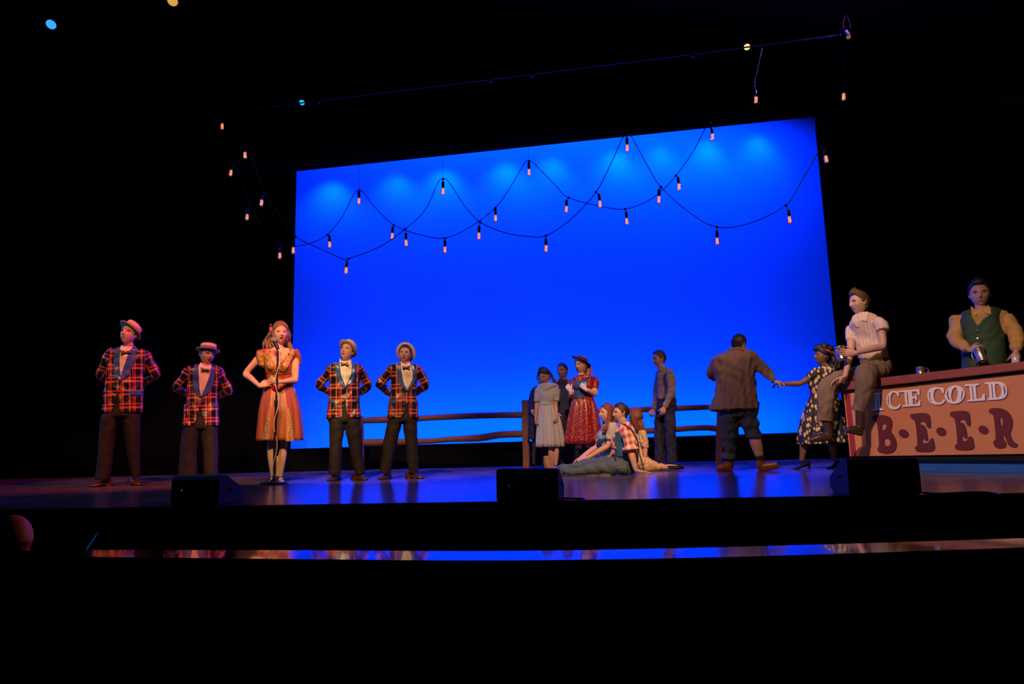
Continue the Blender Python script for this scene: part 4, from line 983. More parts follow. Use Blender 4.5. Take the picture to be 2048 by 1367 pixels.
s.hair('short', HAIR['black'], .012, 8)
def cb(mb):
    s.rows(mb, [(445, 215, 300, .7), (478, 165, 335, .55), (600, 140, 330, .6), (800, 130, 330, .6), (965, 122, 320, .62)]); s.sleeve(mb, [(182, 505, .02), (148, 620, 0), (166, 685, -.12)], [32, 30, 26, 24, 20], 1.9); s.sleeve(mb, [(318, 505, .02), (335, 620, .02), (330, 740, 0)], [32, 30, 26, 24, 20], 1.9)
s.garment('coat', BLKC, cb, folds=.004, seed=4)
def tb(mb):
    for l in ([(195, 850), (195, 1010), (192, 1215)], [(275, 850), (278, 1010), (280, 1215)]): s.tube(mb, l, [36, 32, 28], round_caps=False)
s.garment('trousers', BLKC, tb, folds=.003, seed=5)
s.shoe((195, .02), (180, -.14), SHOEB); s.shoe((280, .02), (285, -.14), SHOEB)
# man in vest behind
NAVY = mat('navy_vest', (.012, .014, .035), .8); TANJ = mat('tan_jacket', (.22, .13, .08), .8)
s = Fig(510, 1254, 'bearded man in open tan jacket over dark shirt, between the two standing women', C4); s.fy = 1226
s.body(1.0, [(378, 425, 510, .8), (400, 395, 560, .55), (500, 385, 580, .5), (650, 400, 560, .5), (740, 400, 560, .5)], [[(405, 440, .02), (395, 570, .05), (420, 690, .0)], [(560, 430, .02), (575, 570, .05), (560, 690, .02)]],
    [[(445, 760), (450, 980), (455, 1190)], [(530, 760), (535, 980), (540, 1190)]], [(470, 410, .03), (468, 370, .01), (466, 340, 0)], dict(c=(463, 300, -.02), yaw=-28, pitch=-6, hu=155, browm=BROW),
    [dict(w=(420, 692, 0), d=(.1, -.1, -1), n=(1, 0, 0), t=(0, -1, 0), curl=35), dict(w=(560, 692, .02), d=(0, 0, -1), n=(-1, 0, 0), t=(0, -1, 0), curl=35)], SKIN['tan'])
s.hair('buzz', HAIR['black'], .008, 4)
def vb(mb): s.rows(mb, [(382, 430, 510, .75), (402, 400, 555, .6), (500, 392, 570, .58), (650, 405, 560, .56), (700, 400, 562, .55)])
v1 = s.garment('shirt', NAVY, vb, folds=.003, seed=6)
def jb(mb):
    s.rows(mb, [(376, 425, 515, .75), (398, 388, 570, .62), (500, 380, 588, .62), (650, 392, 578, .6), (720, 388, 582, .6)]); s.sleeve(mb, [(408, 445, .02), (395, 570, .05), (420, 690, 0)], [36, 34, 30, 27, 22], 1.95); s.sleeve(mb, [(560, 440, .02), (575, 570, .05), (560, 690, .02)], [36, 34, 30, 27, 22], 1.95)
j = s.garment('jacket', TANJ, jb, folds=.004, seed=7); s.cut(j, [(440, 370), (400, 430), (395, 730), (545, 730), (540, 560), (515, 420), (505, 370)])
def tb(mb):
    s.rows(mb, [(690, 402, 560, .55), (760, 405, 570, .5)])
    for l in ([(445, 750), (450, 980), (455, 1200)], [(530, 750), (535, 980), (540, 1200)]): s.tube(mb, l, [42, 36, 32], round_caps=False)
s.garment('trousers', BLKC, tb, folds=.004, seed=8)
s.shoe((455, .02), (435, -.14), SHOEB); s.shoe((540, .02), (535, -.15), SHOEB)
# woman in the red print dress
REDP = dots('red_floral_print', (.22, .010, .006), (.75, .50, .38), 42, .24, .35, stretch=(1.3, 1.3, .8)); GLOVE = mat('white_glove', (.75, .66, .58), .7)
DRED = mat('dark_red_felt', (.10, .012, .02), .8); BLUEV = mat('blue_denim_cloth', (.02, .07, .18), .7, var=.3, vscale=30)
s = Fig(650, 1264, 'woman in red floral dress, white gloves and dark wide-brimmed hat', C4); s.fy = 1238
s.body(1.0, [(330, 610, 710, .8), (360, 575, 780, .55), (450, 575, 775, .6), (540, 585, 750, .6), (620, 570, 770, .6)], [[(585, 410, 0), (545, 540, -.04), (545, 500, -.2)], [(775, 420, 0), (785, 525, -.05), (690, 480, -.2)]],
    [[(620, 700), (625, 1000), (600, 1190)], [(720, 700), (720, 1000), (690, 1190)]], [(665, 370, .03), (655, 330, .01), (650, 300, 0)], dict(c=(643, 242, -.02), yaw=-38, pitch=-4, roll=-4, hu=155, open=0, jaw=.18, lips=REDLIPS),
    [], SKIN['fair'], nk=.9)
s.hair('long', HAIR['blond'], .016, 9, locks=[([(700, 220, .03), (722, 280, .02), (712, 330, -.02), (700, 360, -.05)], .013, 14, .014, .008), ([(660, 200, .09), (690, 290, .1), (700, 380, .08)], .02, 10, .03, .006)])
mb = MB(); hand_mesh(mb, s.L(545, 500, -.2), (-.4, -.2, .6), (.3, .9, 0), (.5, 0, .8), curl=60, sc=.9); s.tube(mb, [(547, 520, -.18), (543, 495, -.2)], [18, 16])
mb.build('glove', GLOVE, s.root)
mb = MB(); hand_mesh(mb, s.L(688, 478, -.2), (-.6, -.1, .7), (0, .9, .3), (.4, 0, .8), curl=65, sc=.9); s.tube(mb, [(700, 487, -.185), (686, 476, -.2)], [20, 17])
mb.build('glove', GLOVE, s.root)
def db(mb):
    s.rows(mb, [(338, 610, 722, .75), (358, 572, 785, .6), (400, 566, 790, .6), (470, 568, 770, .68), (540, 575, 762, .66), (575, 566, 766, .62), (620, 556, 775, .62)])
    mb.ell(s.L(615, 440, -.08), (.07, .06, .07)); mb.ell(s.L(705, 440, -.08), (.07, .06, .07))
    s.tube(mb, [(760, 375, 0), (785, 410, 0), (780, 455, -.02)], [32, 42, 36]); s.tube(mb, [(592, 385, 0), (575, 420, 0), (562, 465, -.01)], [30, 40, 34])
d1 = s.garment('dress', REDP, db, folds=.004, seed=5, vox=.009)
mb = MB(); s.rows(mb, [(555, 566, 764, .62), (585, 558, 772, .62), (650, 545, 792, .66), (800, 520, 818, .7), (1010, 494, 832, .74)], folds=(.13, 8, .1, .3), open_bottom=True, n=110, seg=5)
mb.build('skirt', REDP, s.root)
s.patch([d1], [(590, 385), (640, 400), (700, 360), (712, 420), (682, 548), (630, 568), (580, 560), (575, 470)], 'waistcoat', BLUEV, s.root, lift=.006, thick=.006)
s.hat(DRED, DRED, brim=.165, crown=(.088, .06), tilt=24, pitch=-28, up=.050, back=.02, bend=.4)
def bb(mb):
    for l in ([(612, 1050), (600, 1215)], [(700, 1050), (690, 1215)]): s.tube(mb, l, [30, 24], round_caps=False)
s.garment('boots', SHOEB, bb, folds=.002); s.shoe((600, .02), (590, -.14), SHOEB); s.shoe((690, .02), (690, -.14), SHOEB)
# ------------------------------------------------------------------ split-rail fence
WOOD = mat('fence_wood', (.16, .065, .035), .65, var=.45, vscale=18, bump=.7, bscale=35)
fa = floor_at(724, 943); fb = floor_at(1061, 936.5); fc = floor_at(1438, 929)
fr = empty('split_rail_fence', fb, label='rough brown split-rail fence running across the stage before the blue backdrop', cat='fence'); O = fr.location.copy()
def post(x0, xt, ytop, wd, base, name='post'):
    n = Vector((base.x, base.y, 0)).normalized(); top = plane_at(xt, ytop, base, n) - O; b = base - O
    mb = MB(); ks = 7; rs = []
    rr = random.Random(int(x0))
    for k in range(ks):
        t = k / (ks - 1); c = b.lerp(top, t) + Vector((rr.uniform(-.004, .004), 0, 0)); w_ = wd * (1 + rr.uniform(-.06, .06)) * (1.04 if k else 1)
        rs.append([c + Vector((sx * w_, sy * w_, 0)) for sx, sy in ((-1, -.8), (-.8, -1), (.8, -1), (1, -.8), (1, .8), (.8, 1), (-.8, 1), (-1, .8))])
    mb.rings(rs); return mb.build(name, WOOD, fr, smooth=False)
post(1, 1050, 800, .048, fb - (floor_at(1061, 936.5) - floor_at(1053, 936.7))); post(2, 722, 832, .030, fa); post(3, 1440, 812, .045, fc)
def rail_(pts, p0, p1, rad, seed):
    n = (p1 - p0).normalized(); n = Vector((-n.y, n.x, 0)); rr = random.Random(seed)
    P = [plane_at(x, y, p0, n) - O for x, y in pts]; mb = MB()
    mb.tube(P, [rad * (1 + rr.uniform(-.14, .14)) for _ in P], 9, flat=1.2, seg=4, ref=(0, 0, 1)); return mb.build('rail', WOOD, fr)
rail_([(716, 841), (760, 839), (800, 838), (860, 835), (920, 832), (985, 830), (1048, 829)], fa, fb, .040, 1)
rail_([(716, 885), (770, 884), (850, 882), (900, 878), (960, 875), (1000, 869), (1048, 867)], fa, fb, .042, 2)
rail_([(1062, 827), (1140, 824), (1220, 821), (1300, 818), (1380, 815), (1438, 813)], fb, fc, .036, 3)
rail_([(1062, 868), (1140, 865), (1220, 862), (1300, 861), (1400, 855), (1438, 857)], fb, fc, .042, 4)
# ------------------------------------------------------------------ floor monitors
MONB = mat('monitor_carpet', (.008, .007, .009), .55, var=.3, bump=.3, bscale=90); MONG = mat('monitor_grille', (.010, .010, .012), .5, bump=.6, bscale=160)
def monitor(fl, fr_, tl, tr, depth, side_lo, label):
    """front foot corners and top corners as seen; the wedge slopes down away from the audience"""
    a, b = floor_at(*fl), floor_at(*fr_); d = (b - a).normalized(); n = Vector((-d.y, d.x, 0)); W_ = (b - a).length
    H_ = (plane_at(*tl, a, n).z + plane_at(*tr, b, n).z) / 2
    root = empty('floor_monitor', (a + b) / 2, atan2(d.y, d.x), label=label, cat='speaker')
    prof = [(0, .002), (0, H_ - .02), (.02, H_), (depth * .30, H_), (depth, H_ * side_lo), (depth, .04), (depth - .05, .002)]
    ins = .018
    mb = MB(); V = [Vector((x, y, z)) for x in (-W_ / 2, W_ / 2) for y, z in prof]; k = len(prof)
    f = [tuple(range(k)), tuple(reversed(range(k, 2 * k)))] + [(i, i + k, (i + 1) % k + k, (i + 1) % k) for i in range(k)]
    bm = bmesh.new(); vs = [bm.verts.new(v) for v in V]; [bm.faces.new([vs[i] for i in q]) for q in f]; bmesh.ops.recalc_face_normals(bm, faces=bm.faces[:]); bmesh.ops.bevel(bm, geom=bm.edges[:], offset=.006, segments=2, affect='EDGES')
    me = bpy.data.meshes.new('cabinet'); bm.to_mesh(me); bm.free(); me.materials.append(MONB); o = bpy.data.objects.new('cabinet', me); COL.objects.link(o); o.parent = root
    sl = atan2(H_ * (1 - side_lo), depth * .70); g = MB(); L_ = sqrt((depth * .7) ** 2 + (H_ * (1 - side_lo)) ** 2)
    g.box(-W_ / 2 + .02, W_ / 2 - .02, .012, L_ - .012, 0, .008, Matrix.Translation((0, depth * .30, H_)) @ Matrix.Rotation(-sl, 4, 'X')); g.build('grille', MONG, root, smooth=False)
    for sx in (-1, 1):
        h = MB(); x = sx * (W_ / 2 + .001); h.tube([(x, depth * .35, H_ * .5), (x + sx * .012, depth * .40, H_ * .5), (x + sx * .012, depth * .58, H_ * .5), (x, depth * .63, H_ * .5)], [.006] * 4, 8); h.build('handle', METB, root)
    j = MB(); j.box(-W_ * .30, -W_ * .18, -.003, .001, H_ * .30, H_ * .55); j.build('jack_plate', METB, root)
    return root
monitor((340, 1010), (436, 1010), (341, 952), (440, 951), .34, .45, 'black wedge floor monitor at front edge, between the two leftmost groups')
monitor((993, 1003), (1117, 1003), (993, 938), (1116, 937), .34, .45, 'black wedge floor monitor at centre, in front of the fence post')
monitor((1700, 990), (1845, 988), (1697, 918), (1838, 916), .34, .45, 'black wedge floor monitor in front of the beer counter')
for pts, lb in (([(1126, 996), (1140, 996), (1155, 997), (1168, 997), (1166, 1001)], 'short black cable lying beside the centre floor monitor'), ([(1846, 985), (1880, 987), (1920, 985), (1960, 984), (1990, 986), (2003, 990)], 'black cable trailing right from the right floor monitor')):
    mb = MB(); mb.tube([floor_at(*p, .010) for p in pts], [.008] * len(pts), 8, seg=4); tag(mb.build('cable', CABLE), lb, 'cable')
# ------------------------------------------------------------------ the beer counter
b1 = depth_at(2048, 947, 1); q0 = floor_at(1850, 943.5); b_r = floor_at(2048, 947); b_l = depth_at(1700, 942, 8.1); b_l = Vector((b_l.x, b_l.y, 0))
bd = (b_r - b_l).normalized(); bn = Vector((-bd.y, bd.x, 0))                      # bn points upstage
BAR = dict(l=b_l, r=b_r, d=bd, n=bn)
def bp(x, y, off=0): return plane_at(x, y, b_l + bn * off, bn)
ctr = empty('beer_counter', b_l, label='long counter with hand-painted beer sign at right of stage', cat='counter'); CO = b_l.copy()
def quad(name, pts, off, th, m, parent, soft=False):
    P = [bp(x, y, off) - CO for x, y in pts]; Q = [p + bn * th for p in P]; n = len(P)
    me_f = [tuple(reversed(range(n))), tuple(range(n, 2 * n))] + [(i, (i + 1) % n, (i + 1) % n + n, i + n) for i in range(n)]
    o = newobj(name, P + Q, me_f, m, parent, False)
    bm = bmesh.new(); bm.from_mesh(o.data); bmesh.ops.recalc_face_normals(bm, faces=bm.faces[:]); bm.to_mesh(o.data); bm.free(); return o
CREAM = mat('painted_cream_board', (.64, .25, .115), .7, var=.10, vscale=5, bump=.1, bscale=60); MAROON = mat('maroon_paint', (.13, .008, .022), .6, var=.2); MARSH = mat('maroon_shadow_paint', (.06, .008, .03), .6)
LAV = mat('white_sign_paint', (.93, .88, .93), .6, var=.1); LAVS = mat('purple_shadow_paint', (.10, .03, .07), .6); TOPW = mat('counter_top_wood', (.28, .055, .050), .6, var=.35, vscale=14, bump=.3, bscale=30)
BLUEB = mat('blue_lit_base', (.003, .10, .42), .7, var=.2); REDST = mat('red_stripe_paint', (.30, .014, .03), .6)  # blue light on the base board is put into its colour
def ext(y0, y1, x0=1700., x1=2048., X=2330.): return y0 + (y1 - y0) * (X - x0) / (x1 - x0)
panel = quad('sign_panel', [(1687, 783), (2330, ext(783, 746, 1687)), (2330, ext(912, 907)), (1700, 912)], 0, .02, CREAM, ctr)
quad('red_stripe', [(1689, 783), (1699, 782), (1713, 911.5), (1702, 912)], -.004, .004, REDST, panel)
quad('frame_rail', [(1692, 770), (2330, ext(770, 731, 1692)), (2330, ext(785, 748, 1692)), (1692, 785)], .03, .05, BLKP, ctr)
quad('frame_rail', [(1700, 909), (2330, ext(909, 904)), (2330, ext(920, 921)), (1700, 920)], .03, .05, BLKP, ctr)
def basez(x, z, off): return None
P = []
xl = bp(1700, 918, .08) - CO; xr = bp(2330, 921, .08) - CO
mb = MB(); q = [Vector((xl.x, xl.y, .002)), Vector((xr.x, xr.y, .002)), xr, xl]; mb.add(q + [p + bn * .5 for p in q], [(0, 1, 2, 3), (7, 6, 5, 4), (0, 4, 5, 1), (1, 5, 6, 2), (2, 6, 7, 3), (3, 7, 4, 0)])
mb.build('base_board', BLUEB, ctr, smooth=False)
# legs of the frame and plank top
for x in (1712, 1880, 2040, 2200):
    mb = MB(); c = bp(x, 800, .10) - CO; mb.box(-.03, .03, -.03, .03, .24, (bp(x, ext(776, 739, 1692, X=x), .1)).z - .0, Matrix.Translation((c.x, c.y, 0))); mb.build('frame_post', BLKP, ctr, smooth=False)
t0, t1 = (1657, 767), (2330, ext(767, 722, 1657)); t2, t3 = (2330, ext(783, 739, 1657)), (1660, 783)
def topz(P_): return P_
A_ = [bp(*p, -.07) - CO for p in (t0, t1, t2, t3)]; zz0 = (A_[0] + A_[3]) / 2
mb = MB(); B_ = [p + bn * .62 for p in A_]
mb.add(A_ + B_, [(3, 2, 1, 0), (4, 5, 6, 7), (0, 1, 5, 4), (1, 2, 6, 5), (2, 3, 7, 6), (3, 0, 4, 7)])
top_ = mb.build('counter_top', TOPW, ctr, smooth=False)
bm = bmesh.new(); bm.from_mesh(top_.data); bmesh.ops.recalc_face_normals(bm, faces=bm.faces[:]); bmesh.ops.bevel(bm, geom=bm.edges[:], offset=.006, segments=2, affect='EDGES'); bm.to_mesh(top_.data); bm.free()
def ontop(x, y_, off): return None
def top_point(x, off):
    """point on the counter top, off metres behind its front edge"""
    e = bp(x, t0[1] + (t1[1] - t0[1]) * (x - t0[0]) / (t1[0] - t0[0]), -.07); return e + bn * off
for x, y in ((1785, 771), (1930, 757)):
    mb = MB(); c = bp(x, y, -.002) - CO; mb.ell(c, (.010, .006, .012), n=8, m=6); mb.tube([c, c + Vector((0, -.004, -.02))], [.004, .003], 6); mb.build('hook', METB, ctr)
# lettering: flat painted shapes a few millimetres proud of the board
C9 = (1640, 680, 4.556)
def chaikin(L_):
    o = []
    for i in range(len(L_)):
        a, b = L_[i], L_[(i + 1) % len(L_)]; o += [(a[0] * .78 + b[0] * .22, a[1] * .78 + b[1] * .22), (a[0] * .22 + b[0] * .78, a[1] * .22 + b[1] * .78)]
    return o
def glyph(name, outer, m, lift, holes=(), parent=None, dx=0, dy=0, label=None):
    loops = [outer] + list(holes); pts = []; ed_ = []
    for lp in loops:
        k = len(pts); n = len(lp); pts += [Vector((C9[0] + (x + dx) / C9[2], C9[1] + (y + dy) / C9[2])) for x, y in lp]; ed_ += [(k + i, k + (i + 1) % n) for i in range(n)]
    def ins(lp, x, y):
        c = False; j = len(lp) - 1
        for i in range(len(lp)):
            xi, yi = lp[i]; xj, yj = lp[j]
            if (yi > y) != (yj > y) and x < (xj - xi) * (y - yi) / (yj - yi) + xi: c = not c
            j = i
        return c
    v2, _, f2, _, _, _ = delaunay_2d_cdt(pts, ed_, [], 0, 1e-6); L2 = [[(C9[0] + (x + dx) / C9[2], C9[1] + (y + dy) / C9[2]) for x, y in lp] for lp in loops]
    keep = []
    for f in f2:
        c = sum((v2[i] for i in f), Vector((0, 0))) / len(f)
        if ins(L2[0], c.x, c.y) and not any(ins(h, c.x, c.y) for h in L2[1:]): keep.append(tuple(f))
    fr_ = [bp(v.x, v.y, -lift) - CO for v in v2]; bk = [bp(v.x, v.y, -.0005) - CO for v in v2]; n = len(v2); fs = []
    ec = {(f[i], f[(i + 1) % len(f)]) for f in keep for i in range(len(f))}
    for f in keep: fs += [tuple(reversed(f)), tuple(i + n for i in f)]
    for a, b in ec:
        if (b, a) not in ec: fs.append((a, b, b + n, a + n))
    o = newobj(name, fr_ + bk, fs, m, parent or panel, False); bm = bmesh.new(); bm.from_mesh(o.data); bmesh.ops.recalc_face_normals(bm, faces=bm.faces[:]); bm.to_mesh(o.data); bm.free()
    if label: o['label'] = label
    return o
def oval(cx, cy, rx, ry, sl=0, n=28, a0=0, a1=2 * pi): return [(cx + rx * cos(a0 + (a1 - a0) * i / n) + sl * sin(a0 + (a1 - a0) * i / n), cy + ry * sin(a0 + (a1 - a0) * i / n)) for i in range(n if a1 - a0 > 6.2 else n + 1)]
WH = {
 'I': ([(487, 482), (553, 474), (554, 490), (543, 494), (552, 620), (578, 626), (579, 636), (470, 643), (470, 630), (500, 624), (503, 496), (486, 494)], []),
 'C': ([(718, 460), (722, 508), (708, 510), (695, 484), (672, 474), (650, 486), (640, 540), (650, 594), (680, 612), (712, 600), (722, 580), (736, 584), (728, 612), (700, 628), (660, 632), (622, 610), (604, 556), (610, 500), (640, 468), (672, 458), (700, 466)], []),
 'E': ([(722, 458), (906, 444), (908, 498), (894, 498), (880, 466), (838, 468), (842, 512), (868, 508), (866, 494), (880, 494), (884, 548), (870, 548), (866, 530), (843, 532), (848, 584), (888, 580), (904, 548), (914, 550), (914, 596), (750, 608), (750, 596), (780, 590), (768, 472), (722, 474)], []),
 'C2': ([(1128, 432), (1132, 482), (1118, 484), (1100, 450), (1068, 440), (1040, 456), (1032, 506), (1046, 556), (1080, 572), (1112, 560), (1126, 536), (1142, 540), (1132, 568), (1100, 586), (1050, 588), (1000, 566), (976, 516), (982, 462), (1016, 432), (1060, 424), (1100, 434)], []),
 'O': (oval(1228, 495, 92, 84, -8), [oval(1226, 495, 30, 66, -6)]),
 'L': ([(1318, 402), (1448, 394), (1448, 408), (1418, 414), (1428, 534), (1470, 528), (1488, 486), (1502, 488), (1504, 548), (1344, 558), (1342, 546), (1372, 540), (1362, 418), (1320, 418)], []),
 'D': ([(1498, 384), (1620, 376), (1672, 386), (1700, 420), (1708, 470), (1694, 516), (1656, 538), (1524, 546), (1522, 534), (1548, 528), (1538, 400), (1500, 400)], [[(1590, 396), (1622, 396), (1648, 420), (1656, 466), (1646, 506), (1620, 522), (1604, 522)]]),
}
INL = {'I': [(516, 498), (522, 498), (530, 620), (524, 620)], 'C': [(622, 510), (628, 500), (626, 560), (636, 598), (626, 588), (616, 556)], 'E': [(790, 476), (798, 476), (808, 586), (800, 586)], 'C2': [(996, 476), (1004, 466), (1004, 530), (1020, 562), (1006, 552), (994, 516)], 'O': [(1156, 470), (1166, 450), (1168, 500), (1184, 548), (1170, 538), (1156, 502)], 'L': [(1382, 416), (1390, 416), (1402, 540), (1394, 540)], 'D': [(1560, 400), (1568, 400), (1580, 526), (1572, 526)]}
for k, (o_, h_) in WH.items():
    if k[0] in 'CD': o_ = chaikin(chaikin(o_)); h_ = [chaikin(chaikin(q)) for q in h_]
    glyph('letter_shadow', o_, LAVS, .002, h_, dx=9, dy=9); g = glyph('letter', o_, LAV, .005, h_); glyph('letter_inline', INL[k], LAVS, .0065, parent=g)
g = glyph('letter_inline', [(1296, 450), (1290, 436), (1302, 470), (1296, 520), (1284, 545), (1288, 500)], LAVS, .0065); glyph('letter_inline', [(1668, 404), (1684, 430), (1690, 470), (1680, 508), (1676, 460)], LAVS, .0065)
BG = {
 'B': ([(472, 690), (500, 680), (580, 680), (630, 696), (652, 740), (650, 790), (634, 828), (668, 870), (690, 920), (690, 980), (660, 1020), (610, 1036), (550, 1026), (522, 1008), (524, 980), (540, 960), (520, 740), (480, 730)], [[(556, 762), (598, 760), (606, 786), (594, 812), (560, 826)], [(576, 896), (622, 896), (642, 918), (640, 950), (628, 962), (582, 962)]]),
 'E': ([(818, 676), (850, 668), (970, 658), (998, 690), (1004, 800), (984, 802), (968, 774), (958, 742), (904, 738), (912, 780), (930, 764), (960, 800), (976, 880), (974, 918), (956, 912), (930, 880), (926, 920), (938, 938), (980, 938), (1010, 896), (1022, 880), (1050, 1012), (900, 1020), (866, 1000), (866, 968), (890, 958), (870, 730), (828, 712)], []),
 'E2': ([(1180, 660), (1212, 646), (1330, 640), (1360, 670), (1366, 780), (1346, 782), (1330, 752), (1318, 722), (1266, 722), (1272, 762), (1290, 744), (1318, 780), (1334, 860), (1334, 896), (1316, 892), (1290, 852), (1286, 900), (1300, 918), (1340, 916), (1356, 870), (1384, 880), (1408, 998), (1262, 1004), (1228, 984), (1230, 950), (1254, 946), (1232, 712), (1190, 694)], []),
 'R': ([(1534, 636), (1562, 618), (1640, 616), (1700, 640), (1736, 690), (1752, 750), (1740, 810), (1724, 840), (1740, 900), (1764, 930), (1792, 942), (1792, 970), (1760, 980), (1716, 958), (1690, 890), (1664, 840), (1662, 900), (1690, 930), (1690, 970), (1640, 988), (1600, 978), (1578, 940), (1580, 916), (1604, 906), (1584, 700), (1572, 672), (1544, 664)], [[(1632, 700), (1656, 702), (1668, 740), (1660, 778), (1638, 784)]]),
}
for k, (o_, h_) in BG.items():
    o_ = chaikin(chaikin(o_)); h_ = [chaikin(q) for q in h_]
    glyph('letter_shadow', o_, MARSH, .002, h_, dx=12, dy=4); glyph('letter', o_, MAROON, .005, h_)
for cx_, cy_ in ((764, 850), (1106, 833), (1490, 817)): glyph('dot', oval(cx_, cy_, 46, 40, 12), MAROON, .005)
# mugs
TIN = mat('tin_metal', (.55, .50, .44), .32, metal=.9, var=.15, vscale=30, bump=.2, bscale=40)
def mug(base, axis, h, r, label, hdir=None, cat='mug', m=None, open_=True):
    base = Vector(base); ax = Vector(axis).normalized(); e = (Vector(hdir) if hdir else Vector((1, 0, 0))); e = (e - ax * e.dot(ax)).normalized(); g = ax.cross(e); n = 28
    root = empty('mug', base, label=label, cat=cat)
    def ring(rr, z): return [e * (cos(2 * pi * i / n) * rr) + g * (sin(2 * pi * i / n) * rr) + ax * z for i in range(n)]
    mb = MB(); mb.rings([ring(*q) for q in ((r * .9, 0), (r, .006), (r, h * .12), (r * 1.03, h * .14), (r, h * .16), (r, h * .9), (r * 1.04, h * .93), (r * 1.03, h), (r * .95, h), (r * .93, h * .9), (r * .92, .01))]); mb.build('cup', m or TIN, root)
    if hdir:
        mb = MB(); mb.tube([e * r * .95 + ax * h * .82, e * (r + .03) + ax * h * .80, e * (r + .038) + ax * h * .5, e * (r + .022) + ax * h * .26, e * r * .95 + ax * h * .2], [.005, .0055, .006, .0055, .005], 8, seg=4); mb.build('handle', m or TIN, root)
    return root
mp = top_point(1825, .35); mp.z = max(mp.z, (top_point(1825, .35)).z) + .003
mug(mp, (0, 0, 1), .10, .044, 'empty tin mug standing alone on the counter top', hdir=(1, -.1, 0))
# ------------------------------------------------------------------ three people sitting on the floor
DENIM = mat('faded_denim', (.06, .11, .15), .8, var=.35, vscale=22, bump=.4, bscale=18); DENIMD = mat('dark_denim', (.03, .05, .09), .8, var=.4, vscale=20, bump=.3, bscale=18)
CHECK = plaid('red_check_shirt', (.7, .6, .5), [(0, (.78, .70, .58)), (.5, (.50, .05, .035))], [(0, (.78, .66, .54)), (.5, (.52, .08, .05))], period=.085, rough=.75)
LBLUE = dots('pale_blue_print', (.16, .33, .52), (.55, .62, .68), 38, .33, .7); PUFF = dots('grey_sleeve_print', (.50, .46, .44), (.55, .50, .48), 60, .3, .8); CREAMD = dots('cream_print', (.66, .48, .28), (.45, .16, .08), 52, .24, .75)
C5 = (1100, 780, 7.596)
s = Fig(1215, 1285, 'man in denim overalls and red check shirt sitting on the floor, leaning back', C5); s.fy = 1285
s.body(1.12, [(490, 1060, 1190, .8), (530, 1040, 1230, .7), (620, 1020, 1290, .6), (760, 1000, 1320, .6), (900, 990, 1330, .6), (1030, 1000, 1320, .6), (1150, 1020, 1290, .6), (1240, 1060, 1260, .5)],
    [[(1175, 620, -.14), (1222, 900, -.17), (1300, 1195, -.20)], [(1080, 620, .2), (1010, 800, .28), (960, 960, .30)]],
    [[(1150, 1150, .10), (640, 1120, .14), (120, 1190, .10)], [(1150, 1165, -.08), (650, 1160, -.08), (130, 1215, -.04)]],
    [(1130, 540, .02), (1105, 470, 0), (1085, 420, 0)], dict(c=(1072, 345, 0), yaw=-68, pitch=0, roll=-4, hu=268, jaw=.2),
    [dict(w=(1310, 1215, -.20), d=(1, -.25, -.16), n=(0, 0, -1), t=(-.2, -1, 0), curl=3, spread=11, sc=1.0, tcurl=0), dict(w=(955, 965, .3), d=(-.6, 0, -.7), n=(0, 0, -1), t=(-1, 0, .3), curl=25)], SKIN['fair'], legr=[.055, .05, .042, .04, .03])
s.hair('short', HAIR['dark'], .017, 12)
def sh(mb):
    s.rows(mb, [(486, 1075, 1190, .8), (515, 1050, 1225, .7), (560, 1020, 1262, .66), (620, 1003, 1292, .64), (760, 988, 1330, .64), (900, 982, 1345, .62), (1010, 985, 1340, .62), (1060, 1000, 1325, .6)])
    s.sleeve(mb, [(1165, 600, -.13), (1225, 895, -.17), (1320, 1180, -.2)], [88, 98, 95, 92, 90], 1.0); s.sleeve(mb, [(1075, 610, .18), (1010, 800, .28), (960, 960, .3)], [80, 85, 80, 75], 1.3)
s1 = s.garment('shirt', CHECK, sh, folds=.005, seed=3, bones=[((1165, 1050), (1110, 480), .14), ((1225, 895, -.17), (1165, 600, -.13), .09), ((1010, 800, .28), (1075, 610, .18), .08)], vox=.010)
mb = MB(); a, b = s.L(1222, 868, -.165), s.L(1228, 915, -.17); mb.tube([a, b], [.092, .096], 20, seg=2, round_caps=False); cf = mb.build('cuff', CHECK, s1); clothmap(cf, [(s.L(1228, 915, -.17), s.L(1222, 868, -.165), .09)])
def ov(mb):
    s.rows(mb, [(960, 982, 1345, .66), (1040, 985, 1345, .68), (1130, 990, 1320, .72), (1210, 1010, 1300, .72), (1280, 1050, 1270, .6)])
    for l in ([(1150, 1130, .08), (900, 1105, .13), (640, 1105, .14), (400, 1160, .12), (120, 1190, .10)], [(1150, 1175, -.06), (900, 1165, -.08), (650, 1185, -.08), (400, 1225, -.06), (130, 1238, -.04)]): s.tube(mb, l, [100, 98, 84, 66, 52], round_caps=False)
o1 = s.garment('overalls', DENIM, ov, folds=.007, seed=9, vox=.011)
c_ = co_of(o1.data); c_[:, 2] = np.maximum(c_[:, 2], .004); o1.data.vertices.foreach_set('co', c_.ravel()); o1.data.update()
s.patch([s1, o1], [(1000, 640), (1040, 620), (1110, 760), (1140, 900), (1160, 1010), (1000, 1010), (984, 880), (982, 740)], 'bib', mat('blue_denim', (.02, .085, .17), .8, var=.3, vscale=20), o1, lift=.006, thick=.006)
mb = MB(); bv = [s.L(x, y, d) for x, y, d in ((1085, 505, -.14), (1150, 530, -.19), (1230, 590, -.21), (1300, 700, -.16), (1340, 820, -.12), (1352, 940, -.14), (1372, 1010, -.16), (1395, 1090, -.17), (1420, 1190, -.19), (1432, 1225, -.2))]
mb.tube(bv, [.0075] * len(bv), 8, flat=.6); mb.build('strap', mat('dark_green_strap', (.02, .03, .02), .6), o1)
